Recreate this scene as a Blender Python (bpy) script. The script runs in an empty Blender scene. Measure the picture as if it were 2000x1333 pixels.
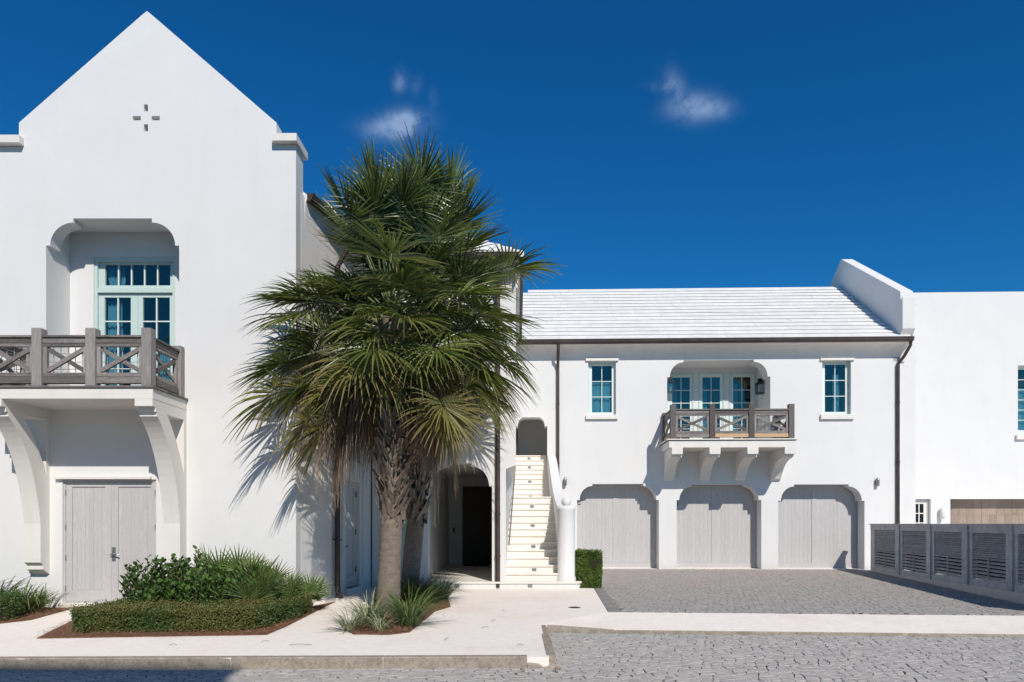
import bpy, bmesh, math, random
from mathutils import Vector, Matrix, noise
from mathutils.geometry import tessellate_polygon
R = math.radians
rnd = random.Random(11)
SC = bpy.context.scene
COL = SC.collection

# ------------------------------------------------------------------ camera
H = 1.55; FPX = 1333.0; VX = 1010.0; HY = 1023.0
cam_d = bpy.data.cameras.new('camera'); cam = bpy.data.objects.new('camera', cam_d); COL.objects.link(cam)
cam.location = (0, 0, H); cam.rotation_euler = (R(90), 0, 0)
cam_d.sensor_width = 36; cam_d.lens = 36 * FPX / 2000
cam_d.shift_x = -(VX - 1000) / 2000; cam_d.shift_y = (HY - 666.5) / 2000
cam_d.clip_end = 3000; cam_d.clip_start = 0.05
SC.camera = cam
# ------------------------------------------------------------------ light
SUN = Vector((.34, -1.0, .88)).normalized()           # towards the sun
el = math.asin(SUN.z); az = math.atan2(SUN.x, SUN.y)
W = bpy.data.worlds.new('World'); SC.world = W; W.use_nodes = True
wn = W.node_tree.nodes; wl = W.node_tree.links; wn.clear()
def N(t, nodes=None, **k):
    n = (nodes or wn).new(t)
    for a, b in k.items(): setattr(n, a, b)
    return n
sky = N('ShaderNodeTexSky', sky_type='NISHITA', sun_disc=False, sun_elevation=el, sun_rotation=az)
sky.air_density = 1.0; sky.dust_density = 0.0; sky.ozone_density = 3.0; sky.altitude = 0
hs = N('ShaderNodeHueSaturation'); hs.inputs['Saturation'].default_value = 1.3; hs.inputs['Value'].default_value = 1.0
wl.new(sky.outputs[0], hs.inputs['Color'])
# thin fair-weather clouds laid out by world direction
tc = N('ShaderNodeTexCoord'); sep = N('ShaderNodeSeparateXYZ'); wl.new(tc.outputs['Generated'], sep.inputs[0])
def M(op, a, b=None, c=None):
    n = N('ShaderNodeMath', operation=op)
    for i, v in enumerate((a, b, c)):
        if v is None: continue
        if isinstance(v, (int, float)): n.inputs[i].default_value = v
        else: wl.new(v, n.inputs[i])
    return n.outputs[0]
yy = M('MAXIMUM', sep.outputs['Y'], 0.05)
cu = M('DIVIDE', sep.outputs['X'], yy); cv = M('DIVIDE', sep.outputs['Z'], yy)
cn = N('ShaderNodeTexNoise'); cn.inputs['Scale'].default_value = 19; cn.inputs['Detail'].default_value = 9; cn.inputs['Roughness'].default_value = .62
cn.inputs['Distortion'].default_value = .12
wl.new(tc.outputs['Generated'], cn.inputs['Vector'])
def blob(px, py, rx, ry, amp, rot=0):
    u0 = (px - VX) / FPX; v0 = (HY - py) / FPX
    du = M('SUBTRACT', cu, u0); dv = M('SUBTRACT', cv, v0)
    c, s = math.cos(rot), math.sin(rot)
    a = M('ADD', M('MULTIPLY', du, c * FPX / rx), M('MULTIPLY', dv, s * FPX / rx))
    b = M('ADD', M('MULTIPLY', du, -s * FPX / ry), M('MULTIPLY', dv, c * FPX / ry))
    d2 = M('ADD', M('MULTIPLY', a, a), M('MULTIPLY', b, b))
    g = M('EXPONENT', M('MULTIPLY', d2, -1.0))
    return M('MULTIPLY', g, amp)
bl = [blob(797, 246, 36, 24, 1.25), blob(765, 252, 52, 22, .45), blob(1352, 210, 42, 25, .52, .1), blob(1318, 170, 18, 34, .38, .35),
      blob(1400, 212, 30, 17, .38), blob(1290, 168, 26, 10, .35), blob(780, 158, 12, 18, .42), blob(812, 165, 12, 20, .12), blob(846, 192, 10, 18, .10)]
acc = bl[0]
for b in bl[1:]: acc = M('ADD', acc, b)
nz = N('ShaderNodeMapRange'); nz.inputs['From Min'].default_value = .41; nz.inputs['From Max'].default_value = .62
nz.inputs['To Min'].default_value = .0; nz.inputs['To Max'].default_value = 1.0
wl.new(cn.outputs['Fac'], nz.inputs['Value'])
fac = M('MINIMUM', M('MULTIPLY', acc, M('ADD', M('MULTIPLY', nz.outputs[0], .85), .12)), .62)
fac = M('MULTIPLY', fac, M('GREATER_THAN', sep.outputs['Y'], .1))
mx = N('ShaderNodeMix', data_type='RGBA'); pol = N('ShaderNodeMix', data_type='RGBA', blend_type='MULTIPLY'); pol.inputs[0].default_value = 1; pol.inputs[7].default_value = (.16, .67, .87, 1)   # the deep polarised blue of the whole sky
wl.new(hs.outputs[0], pol.inputs[6]); wl.new(fac, mx.inputs[0]); wl.new(pol.outputs[2], mx.inputs[6]); mx.inputs[7].default_value = (3.5, 4.8, 7.0, 1)
bg = N('ShaderNodeBackground'); bg.inputs['Strength'].default_value = 0.11
wl.new(mx.outputs[2], bg.inputs['Color'])
wo = N('ShaderNodeOutputWorld'); wl.new(bg.outputs[0], wo.inputs['Surface'])
sd = bpy.data.lights.new('sun', 'SUN'); sd.energy = 4.35; sd.angle = R(.55); sd.color = (1, .935, .845)
so = bpy.data.objects.new('sun', sd); COL.objects.link(so)
so.rotation_euler = (-SUN).to_track_quat('-Z', 'Y').to_euler(); so.location = (20, -40, 40)
SC.view_settings.view_transform = 'Standard'; SC.view_settings.look = 'None'
SC.view_settings.exposure = 0.0; SC.view_settings.gamma = 1
SC.cycles.max_bounces = 12; SC.cycles.diffuse_bounces = 8; SC.cycles.transparent_max_bounces = 12

# ------------------------------------------------------------------ pixel <-> world
def X(px, Y): return (px - VX) / FPX * Y
def Z(py, Y): return H + (HY - py) / FPX * Y
def G(px, py, z=0.0):
    Y = (H - z) * FPX / (py - HY); return ((px - VX) / FPX * Y, Y)
class Frame:
    def __init__(s, x, y, a):
        s.o = (x, y); s.a = a; s.u = (math.cos(a), math.sin(a)); s.v = (-math.sin(a), math.cos(a))
    def P(s, px, py, v=0.0):
        dx = (px - VX) / FPX
        k = (v + s.o[0] * s.v[0] + s.o[1] * s.v[1]) / (dx * s.v[0] + s.v[1])
        x, y = dx * k - s.o[0], k - s.o[1]
        return (x * s.u[0] + y * s.u[1], H + (HY - py) / FPX * k)
    def U(s, px, v=0.0): return s.P(px, 1000, v)[0]
    def Zz(s, px, py, v=0.0): return s.P(px, py, v)[1]
    def loc(s, x, y):
        x -= s.o[0]; y -= s.o[1]; return (x * s.u[0] + y * s.u[1], x * s.v[0] + y * s.v[1])

# ------------------------------------------------------------------ materials
def mat(name, col, rough=.7, var=.06, scale=3.0, bump=.0, bscale=60, spec=.4, metal=0, stretch=(1, 1, 1), col2=None, attr=False, objrand=0, extra=None, detail=6):
    m = bpy.data.materials.new(name); m.use_nodes = True
    nt = m.node_tree; n = nt.nodes; l = nt.links; b = n['Principled BSDF']
    b.inputs['Roughness'].default_value = rough; b.inputs['Specular IOR Level'].default_value = spec; b.inputs['Metallic'].default_value = metal
    t = n.new('ShaderNodeTexCoord'); mp = n.new('ShaderNodeMapping'); mp.inputs['Scale'].default_value = stretch
    l.new(t.outputs['Object'], mp.inputs['Vector'])
    if objrand:
        oi = n.new('ShaderNodeObjectInfo'); vm = n.new('ShaderNodeVectorMath'); vm.operation = 'SCALE'
        vm.inputs[0].default_value = (37, 19, 53); l.new(oi.outputs['Random'], vm.inputs['Scale']); l.new(vm.outputs[0], mp.inputs['Location'])
    nz = n.new('ShaderNodeTexNoise'); nz.inputs['Scale'].default_value = scale; nz.inputs['Detail'].default_value = detail; nz.inputs['Roughness'].default_value = .6
    l.new(mp.outputs[0], nz.inputs['Vector'])
    cr = n.new('ShaderNodeValToRGB'); cr.color_ramp.elements[0].position = .3; cr.color_ramp.elements[1].position = .7
    c2 = col2 or tuple(min(1, c * (1 + var)) for c in col); c1 = col if col2 else tuple(c * (1 - var) for c in col)
    cr.color_ramp.elements[0].color = (*c1, 1); cr.color_ramp.elements[1].color = (*c2, 1)
    l.new(nz.outputs['Fac'], cr.inputs[0])
    out = cr.outputs[0]
    if objrand:
        hsv = n.new('ShaderNodeHueSaturation'); mr = n.new('ShaderNodeMapRange'); mr.inputs['To Min'].default_value = 1 - objrand; mr.inputs['To Max'].default_value = 1 + objrand
        l.new(oi.outputs['Random'], mr.inputs['Value']); l.new(mr.outputs[0], hsv.inputs['Value']); l.new(out, hsv.inputs['Color']); out = hsv.outputs[0]
    if attr:
        at = n.new('ShaderNodeVertexColor'); at.layer_name = 'tone'
        mm = n.new('ShaderNodeMix'); mm.data_type = 'RGBA'; mm.blend_type = 'MULTIPLY'; mm.inputs[0].default_value = 1
        l.new(out, mm.inputs[6]); l.new(at.outputs[0], mm.inputs[7]); out = mm.outputs[2]
    if extra: out = extra(n, l, mp, out, b)
    l.new(out, b.inputs['Base Color'])
    if bump:
        bz = n.new('ShaderNodeTexNoise'); bz.inputs['Scale'].default_value = bscale; bz.inputs['Detail'].default_value = 5
        l.new(mp.outputs[0], bz.inputs['Vector'])
        bp = n.new('ShaderNodeBump'); bp.inputs['Strength'].default_value = bump; bp.inputs['Distance'].default_value = .01
        l.new(bz.outputs['Fac'], bp.inputs['Height']); l.new(bp.outputs[0], b.inputs['Normal'])
    return m
def mixnode(n, l, fac, a, col, mode='MIX'):
    mm = n.new('ShaderNodeMix'); mm.data_type = 'RGBA'; mm.blend_type = mode
    if isinstance(fac, (int, float)): mm.inputs[0].default_value = fac
    else: l.new(fac, mm.inputs[0])
    l.new(a, mm.inputs[6]); mm.inputs[7].default_value = (*col, 1); return mm.outputs[2]
def ramp(n, l, src, p0, p1, v0=0, v1=1):
    mr = n.new('ShaderNodeMapRange'); mr.inputs['From Min'].default_value = p0; mr.inputs['From Max'].default_value = p1
    mr.inputs['To Min'].default_value = v0; mr.inputs['To Max'].default_value = v1; l.new(src, mr.inputs['Value']); return mr.outputs[0]
def stucco_extra(dirt):
    def f(n, l, mp, out, b):
        # faint vertical run-off streaks and trowel patches
        m2 = n.new('ShaderNodeMapping'); m2.inputs['Scale'].default_value = (2.4, 2.4, .3); l.new(mp.outputs[0], m2.inputs['Vector'])
        z = n.new('ShaderNodeTexNoise'); z.inputs['Scale'].default_value = 1.5; z.inputs['Detail'].default_value = 6; l.new(m2.outputs[0], z.inputs['Vector'])
        out = mixnode(n, l, ramp(n, l, z.outputs['Fac'], .52, .8, 0, dirt), out, (.62, .60, .56), 'MULTIPLY')
        z2 = n.new('ShaderNodeTexNoise'); z2.inputs['Scale'].default_value = .9; z2.inputs['Detail'].default_value = 3; l.new(mp.outputs[0], z2.inputs['Vector'])
        # splash dirt near the ground
        sp = n.new('ShaderNodeSeparateXYZ'); l.new(mp.outputs[0], sp.inputs[0])
        ad = n.new('ShaderNodeMath'); ad.operation = 'MULTIPLY_ADD'; ad.inputs[1].default_value = .5; l.new(z.outputs['Fac'], ad.inputs[0]); l.new(sp.outputs[2], ad.inputs[2])
        out = mixnode(n, l, ramp(n, l, ad.outputs[0], .2, .55, .35, 0), out, (.72, .66, .58), 'MULTIPLY')
        return mixnode(n, l, ramp(n, l, z2.outputs['Fac'], .35, .7, 0, .10), out, (.75, .76, .80), 'MULTIPLY')
    return f
MAT = {}
MAT['stucco'] = mat('white_stucco', (.70, .695, .685), .85, .015, 1.2, .25, 45, .25, extra=stucco_extra(.08))
MAT['trim'] = mat('white_painted_trim', (.73, .70, .655), .7, .03, 2.5, .15, 40, .3, extra=stucco_extra(.2))
MAT['roof'] = mat('white_roof_slate', (.70, .695, .68), .8, .09, 2.5, .3, 30, .3, objrand=.03)
MAT['cream'] = mat('cream_limestone', (.76, .705, .64), .75, .07, 3, .3, 40, .3, objrand=.03)
MAT['gutter'] = mat('dark_bronze_metal', (.085, .062, .058), .45, .25, 3, 0, 10, .5, .5)
MAT['steel'] = mat('dull_steel', (.32, .32, .32), .4, .1, 10, 0, 10, .5, .8)
MAT['dark_metal'] = mat('dark_metal', (.035, .045, .045), .45, .1, 10, 0, 10, .5, .4)
def grain(dark, a0=.5, a1=.75, amt=.5):
    def f(n, l, mp, out, b):
        m2 = n.new('ShaderNodeMapping'); m2.inputs['Scale'].default_value = (4, 4, 4); l.new(mp.outputs[0], m2.inputs['Vector'])
        z = n.new('ShaderNodeTexNoise'); z.inputs['Scale'].default_value = 6; z.inputs['Detail'].default_value = 8; z.inputs['Roughness'].default_value = .7; l.new(m2.outputs[0], z.inputs['Vector'])
        return mixnode(n, l, ramp(n, l, z.outputs['Fac'], a0, a1, 0, amt), out, dark, 'MIX')
    return f
MAT['door_wood'] = mat('pale_weathered_plank', (.50, .49, .485), .75, .07, 5, .25, 30, .25, stretch=(7, 7, .5), objrand=.035, extra=grain((.33, .30, .28), .45, .75, .7))
MAT['rail_x'] = mat('weathered_grey_board', (.215, .195, .185), .8, .3, 5, .5, 30, .25, stretch=(.7, 7, 7), objrand=.42, extra=grain((.05, .043, .04), .44, .68, .85))
MAT['rail_z'] = mat('weathered_grey_post', (.30, .275, .265), .8, .22, 5, .5, 30, .25, stretch=(7, 7, .7), objrand=.18, extra=grain((.09, .08, .078), .5, .75, .6))
MAT['rail_zd'] = mat('weathered_dark_post', (.15, .13, .125), .8, .25, 5, .5, 30, .25, stretch=(7, 7, .7), objrand=.35, extra=grain((.05, .043, .04), .48, .72, .7))
MAT['rail_new'] = mat('fresh_cedar_board', (.52, .36, .22), .7, .1, 5, .2, 30, .25, stretch=(.7, 7, 7))
MAT['fence'] = mat('dark_stained_grey_board', (.52, .525, .54), .8, .2, 5, .3, 30, .3, stretch=(1, 1, 1), objrand=.1, extra=grain((.22, .22, .23), .48, .78, .7))
MAT['mint'] = mat('mint_green_paint', (.50, .62, .58), .5, .03, 3, 0, 10, .4)
MAT['mintlight'] = mat('pale_mint_paint', (.66, .74, .70), .5, .03, 3, 0, 10, .4)
MAT['dark_wood'] = mat('dark_stained_door', (.05, .034, .026), .45, .3, 5, .2, 30, .4, stretch=(7, 7, .5))
MAT['brown_wood'] = mat('brown_wood_panel', (.30, .235, .19), .7, .18, 4, .2, 30, .3, stretch=(7, 7, .7), objrand=.12)
MAT['side_door'] = mat('grey_painted_door', (.52, .53, .54), .6, .04, 4, .1, 30, .3, stretch=(7, 7, .5))
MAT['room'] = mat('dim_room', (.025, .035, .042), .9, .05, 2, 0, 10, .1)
MAT['curtain'] = mat('teal_sheer_curtain', (.15, .36, .43), .9, .1, 5, 0, 10, .1, stretch=(8, 8, .6))
MAT['black'] = mat('black_rubber', (.01, .01, .011), .8, .1, 5, 0, 10, .3)
MAT['white_lamp'] = mat('white_lamp_enamel', (.7, .7, .68), .4, .02, 5, 0, 10, .5)
def conc_extra(stain):
    def f(n, l, mp, out, b):
        z = n.new('ShaderNodeTexNoise'); z.inputs['Scale'].default_value = .55; z.inputs['Detail'].default_value = 7; z.inputs['Roughness'].default_value = .65; l.new(mp.outputs[0], z.inputs['Vector'])
        out = mixnode(n, l, ramp(n, l, z.outputs['Fac'], .5, .75, 0, stain), out, (.78, .66, .54), 'MULTIPLY')
        v = n.new('ShaderNodeTexVoronoi'); v.inputs['Scale'].default_value = 55; l.new(mp.outputs[0], v.inputs['Vector'])
        out = mixnode(n, l, ramp(n, l, v.outputs['Distance'], .0, .5, .10, 0), out, (.62, .56, .5), 'MULTIPLY')
        z3 = n.new('ShaderNodeTexNoise'); z3.inputs['Scale'].default_value = 14; z3.inputs['Detail'].default_value = 8; l.new(mp.outputs[0], z3.inputs['Vector'])
        return mixnode(n, l, ramp(n, l, z3.outputs['Fac'], .58, .78, 0, .22), out, (.6, .54, .47), 'MULTIPLY')
    return f
MAT['walk'] = mat('shell_concrete', (.86, .79, .715), .85, .05, 8, .5, 60, .25, extra=conc_extra(.42))
MAT['kerb'] = mat('old_kerb_concrete', (.33, .285, .23), .9, .2, 5, .7, 40, .2, extra=grain((.11, .09, .07), .48, .72, .7))
MAT['paver'] = mat('grey_cobble_paver', (.405, .388, .36), .85, .12, 14, .6, 60, .25, attr=True)
MAT['joint'] = mat('dark_sand_joint', (.085, .075, .065), .95, .3, 20, .4, 60, .1)
MAT['ground'] = mat('sandy_ground', (.32, .28, .23), .95, .2, 3, .4, 30, .1)
MAT['mulch'] = mat('pine_straw', (.19, .105, .065), .95, .45, 30, .8, 60, .1)
MAT['straw'] = mat('pine_straw_needle', (.28, .16, .095), .9, .35, 8, 0, 60, .1, attr=True)

def glass():
    m = bpy.data.materials.new('window_glass'); m.use_nodes = True; n = m.node_tree.nodes; l = m.node_tree.links; n.clear()
    tr = n.new('ShaderNodeBsdfTransparent'); tr.inputs[0].default_value = (.80, .87, .89, 1)
    gl = n.new('ShaderNodeBsdfGlossy'); gl.inputs['Color'].default_value = (1, .84, .70, 1); gl.inputs['Roughness'].default_value = .01
    tcn = n.new('ShaderNodeTexCoord'); z = n.new('ShaderNodeTexNoise'); z.inputs['Scale'].default_value = 1.3; l.new(tcn.outputs['Object'], z.inputs['Vector'])
    bp = n.new('ShaderNodeBump'); bp.inputs['Strength'].default_value = .06; bp.inputs['Distance'].default_value = .05; l.new(z.outputs['Fac'], bp.inputs['Height']); l.new(bp.outputs[0], gl.inputs['Normal'])
    lw = n.new('ShaderNodeLayerWeight'); lw.inputs['Blend'].default_value = .5; fr = n.new('ShaderNodeMath'); fr.operation = 'POWER'; fr.inputs[1].default_value = 4; l.new(lw.outputs['Facing'], fr.inputs[0])
    a = n.new('ShaderNodeMath'); a.operation = 'ADD'; a.inputs[1].default_value = .085; a.use_clamp = True; l.new(fr.outputs[0], a.inputs[0])
    mx = n.new('ShaderNodeMixShader'); l.new(a.outputs[0], mx.inputs[0]); l.new(tr.outputs[0], mx.inputs[1]); l.new(gl.outputs[0], mx.inputs[2])
    o = n.new('ShaderNodeOutputMaterial'); l.new(mx.outputs[0], o.inputs[0]); return m
MAT['glass'] = glass()
def leafmat(name, base, tip, rough=.45, trans=.25, hue2=None, tipstart=.8, spec=.45):
    # 'tone' attribute: r = position along the blade, g = random per blade
    m = bpy.data.materials.new(name); m.use_nodes = True; n = m.node_tree.nodes; l = m.node_tree.links; b = n['Principled BSDF']
    b.inputs['Roughness'].default_value = rough; b.inputs['Specular IOR Level'].default_value = spec
    at = n.new('ShaderNodeVertexColor'); at.layer_name = 'tone'; sp = n.new('ShaderNodeSeparateColor'); l.new(at.outputs[0], sp.inputs[0])
    mm = n.new('ShaderNodeMix'); mm.data_type = 'RGBA'; l.new(sp.outputs[1], mm.inputs[0]); mm.inputs[6].default_value = (*base, 1); mm.inputs[7].default_value = (*(hue2 or base), 1)
    t2 = mixnode(n, l, ramp(n, l, sp.outputs[0], tipstart, 1.02, 0, 1), mm.outputs[2], tip)
    oi = n.new('ShaderNodeObjectInfo'); hv = n.new('ShaderNodeHueSaturation'); l.new(ramp(n, l, oi.outputs['Random'], 0, 1, .8, 1.2), hv.inputs['Value']); l.new(t2, hv.inputs['Color'])
    l.new(hv.outputs[0], b.inputs['Base Color'])
    tb = n.new('ShaderNodeBsdfTranslucent'); l.new(hv.outputs[0], tb.inputs[0])
    mx = n.new('ShaderNodeMixShader'); mx.inputs[0].default_value = trans; l.new(b.outputs[0], mx.inputs[1]); l.new(tb.outputs[0], mx.inputs[2])
    l.new(mx.outputs[0], n['Material Output'].inputs[0]); return m
MAT['frond'] = leafmat('palm_frond_green', (.055, .10, .02), (.38, .30, .15), .36, .22, (.27, .29, .07), .84, .65)
MAT['frond_young'] = leafmat('palm_frond_deep_green', (.035, .075, .02), (.28, .27, .12), .36, .22, (.18, .23, .055), .9, .65)
MAT['frond_old'] = leafmat('palm_frond_yellowing', (.17, .18, .05), (.36, .25, .13), .5, .3, (.30, .25, .09), .6)
MAT['frond_dead'] = leafmat('palm_frond_dead', (.20, .125, .085), (.36, .27, .20), .8, .15, (.07, .042, .032), .5, .2)
MAT['petiole'] = mat('palm_stem', (.16, .19, .07), .5, .2, 5)
MAT['fibre'] = mat('palm_fibre', (.42, .36, .27), .8, .2, 5)
MAT['boot'] = mat('dry_leaf_base', (.19, .15, .12), .9, .35, 4, .7, 25, .15, stretch=(6, 6, 1), objrand=.3)
def bark(n, l, mp, out, b):
    m2 = n.new('ShaderNodeMapping'); m2.inputs['Scale'].default_value = (3, 3, 22); l.new(mp.outputs[0], m2.inputs['Vector'])
    z = n.new('ShaderNodeTexNoise'); z.inputs['Scale'].default_value = 1.6; z.inputs['Detail'].default_value = 8; l.new(m2.outputs[0], z.inputs['Vector'])
    out = mixnode(n, l, ramp(n, l, z.outputs['Fac'], .5, .75, 0, .7), out, (.12, .095, .075))
    m3 = n.new('ShaderNodeMapping'); m3.inputs['Scale'].default_value = (28, 28, 2.5); l.new(mp.outputs[0], m3.inputs['Vector'])
    z3 = n.new('ShaderNodeTexNoise'); z3.inputs['Scale'].default_value = 1.5; z3.inputs['Detail'].default_value = 5; l.new(m3.outputs[0], z3.inputs['Vector'])
    return mixnode(n, l, ramp(n, l, z3.outputs['Fac'], .52, .75, 0, .45), out, (.13, .10, .08))
MAT['bark'] = mat('palm_bark', (.20, .16, .128), .9, .2, 9, .9, 22, .15, stretch=(1, 1, 1), extra=bark)
MAT['hedge_leaf'] = leafmat('small_hedge_leaf', (.07, .125, .028), (.17, .21, .055), .45, .25, (.22, .185, .055), .6)
MAT['hedge_lime'] = leafmat('fine_bright_leaf', (.085, .15, .025), (.20, .27, .06), .5, .25, (.16, .22, .04), .6)
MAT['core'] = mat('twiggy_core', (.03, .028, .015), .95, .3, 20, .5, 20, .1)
MAT['broad'] = leafmat('glossy_round_leaf', (.035, .085, .018), (.07, .14, .03), .3, .2, (.09, .17, .035), .6, .6)
MAT['palmetto'] = leafmat('palmetto_leaf', (.06, .11, .03), (.2, .24, .09), .4, .25, (.17, .23, .07), .7)
MAT['strap'] = leafmat('strap_leaf', (.08, .14, .035), (.26, .26, .10), .45, .25, (.17, .23, .06), .75)
MAT['grassv'] = leafmat('variegated_grass_blade', (.22, .27, .13), (.40, .38, .22), .5, .25, (.42, .44, .28), .7)
MAT['grassd'] = leafmat('dark_grass_blade', (.035, .06, .022), (.09, .11, .04), .45, .2, (.07, .11, .035), .8)
MAT['grassg'] = leafmat('green_grass_blade', (.075, .14, .035), (.3, .28, .13), .45, .25, (.17, .24, .08), .85)
MAT['stem'] = mat('brown_stem', (.12, .085, .05), .8, .2, 6)

# ------------------------------------------------------------------ mesh building
class MB:
    def __init__(s): s.v = []; s.f = []; s.c = []; s.m = []; s.cm = 0
    def add(s, vs, fs, col=None):
        k = len(s.v); s.v += [tuple(p) for p in vs]
        s.f += [tuple(i + k for i in f) for f in fs]; s.m += [s.cm] * len(fs)
        if col is not None: s.c += (col if isinstance(col, list) else [col] * len(vs))
        return s
    def box(s, x0, x1, y0, y1, z0, z1):
        return s.add([(x0, y0, z0), (x1, y0, z0), (x1, y1, z0), (x0, y1, z0), (x0, y0, z1), (x1, y0, z1), (x1, y1, z1), (x0, y1, z1)],
                     [(0, 3, 2, 1), (4, 5, 6, 7), (0, 1, 5, 4), (1, 2, 6, 5), (2, 3, 7, 6), (3, 0, 4, 7)])
    def prism(s, outer, holes=(), y0=0, y1=.1, axis='y'):
        loops = [list(outer)] + [list(h) for h in holes]
        def pt(a, b, d): return (a, d, b) if axis == 'y' else ((d, a, b) if axis == 'x' else (a, b, d))
        flat = [p for lp in loops for p in lp]; nn = len(flat)
        tris = tessellate_polygon([[Vector((p[0], p[1], 0)) for p in lp] for lp in loops])
        vs = [pt(p[0], p[1], y0) for p in flat] + [pt(p[0], p[1], y1) for p in flat]
        fs = [tuple(t) for t in tris] + [tuple(i + nn for i in reversed(t)) for t in tris]
        k = 0
        for lp in loops:
            m = len(lp)
            for i in range(m):
                j = (i + 1) % m; fs.append((k + i, k + j, k + j + nn, k + i + nn))
            k += m
        return s.add(vs, fs)
    def beam(s, p0, p1, w, h, up=(0, 0, 1)):
        p0 = Vector(p0); p1 = Vector(p1); d = (p1 - p0).normalized(); up = Vector(up)
        sd_ = d.cross(up); 
        if sd_.length < 1e-4: sd_ = d.cross(Vector((1, 0, 0)))
        sd_.normalize(); u = sd_.cross(d).normalized(); a = sd_ * w / 2; b = u * h / 2
        return s.add([p0 - a - b, p0 + a - b, p0 + a + b, p0 - a + b, p1 - a - b, p1 + a - b, p1 + a + b, p1 - a + b],
                     [(0, 1, 2, 3), (7, 6, 5, 4), (0, 4, 5, 1), (1, 5, 6, 2), (2, 6, 7, 3), (3, 7, 4, 0)])
    def tube(s, pts, r, n=8, cap=True):
        pts = [Vector(p) for p in pts]; rings = []; rr = r if isinstance(r, (list, tuple)) else [r] * len(pts)
        prev = None; vs = []; fs = []
        for i, p in enumerate(pts):
            d = (pts[min(i + 1, len(pts) - 1)] - pts[max(i - 1, 0)]).normalized()
            if prev is None: a = d.orthogonal().normalized()
            else:
                a = prev - d * prev.dot(d)
                a = a.normalized() if a.length > 1e-5 else d.orthogonal().normalized()
            prev = a; b = d.cross(a)
            for k in range(n):
                t = 2 * math.pi * k / n; vs.append(p + (a * math.cos(t) + b * math.sin(t)) * rr[i])
        for i in range(len(pts) - 1):
            for k in range(n):
                k2 = (k + 1) % n; fs.append((i * n + k, i * n + k2, (i + 1) * n + k2, (i + 1) * n + k))
        if cap:
            fs.append(tuple(reversed(range(n)))); m = (len(pts) - 1) * n; fs.append(tuple(range(m, m + n)))
        return s.add(vs, fs)
    def lathe(s, prof, cx=0, cy=0, n=20):
        vs = []; fs = []
        for r, z in prof:
            for k in range(n):
                t = 2 * math.pi * k / n; vs.append((cx + r * math.cos(t), cy + r * math.sin(t), z))
        for i in range(len(prof) - 1):
            for k in range(n):
                k2 = (k + 1) % n; fs.append((i * n + k, i * n + k2, (i + 1) * n + k2, (i + 1) * n + k))
        fs.append(tuple(reversed(range(n)))); m = (len(prof) - 1) * n; fs.append(tuple(range(m, m + n)))
        return s.add(vs, fs)
    def build(s, name, mats, parent=None, smooth=False, bevel=0, loc=None, recalc=True):
        me = bpy.data.meshes.new(name); me.from_pydata(s.v, [], s.f)
        if not isinstance(mats, (list, tuple)): mats = [mats]
        for m in mats: me.materials.append(MAT[m])
        if len(mats) > 1: me.polygons.foreach_set('material_index', s.m)
        if s.c:
            at = me.color_attributes.new('tone', 'FLOAT_COLOR', 'POINT')
            buf = []
            for c in s.c: buf += [c[0], c[1], c[2], 1.0]
            at.data.foreach_set('color', buf)
        if recalc:
            bm = bmesh.new(); bm.from_mesh(me); bmesh.ops.recalc_face_normals(bm, faces=bm.faces); bm.to_mesh(me); bm.free()
        if smooth: me.polygons.foreach_set('use_smooth', [True] * len(me.polygons))
        me.update()
        o = bpy.data.objects.new(name, me); COL.objects.link(o)
        if parent: o.parent = parent
        if loc: o.location = loc
        if bevel:
            bv = o.modifiers.new('bevel', 'BEVEL'); bv.width = bevel; bv.segments = 2; bv.limit_method = 'ANGLE'; bv.angle_limit = R(40)
        return o
def tag(o, label=None, cat=None, group=None, kind=None):
    if label: o['label'] = label
    if cat: o['category'] = cat
    if group: o['group'] = group
    if kind: o['kind'] = kind
    return o
def empty(name, loc, rz=0, label=None, cat=None, group=None):
    o = bpy.data.objects.new(name, None); COL.objects.link(o); o.location = loc; o.rotation_euler = (0, 0, rz); o.empty_display_size = .2
    return tag(o, label, cat, group)
def copy_tree(o, parent=None):
    c = o.copy(); COL.objects.link(c); c.parent = parent
    for ch in list(o.children): copy_tree(ch, c)
    return c
def arch(x0, x1, z0, zs, zt, nx, cx, nz, n=10):
    """opening with stepped springing, quarter-curve shoulders and a stepped flat head"""
    L = [(x0, z0), (x0, zs), (x0 + nx, zs)]
    ax, az = cx - nx, (zt - nz) - zs
    for i in range(1, n + 1):
        t = math.pi / 2 * i / n; L.append((x0 + nx + ax * (1 - math.cos(t)), zs + az * math.sin(t)))
    L.append((x0 + cx, zt))
    return L + [(x0 + x1 - p[0], p[1]) for p in reversed(L)]
def rect(x0, x1, z0, z1): return [(x0, z0), (x0, z1), (x1, z1), (x1, z0)]

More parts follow.
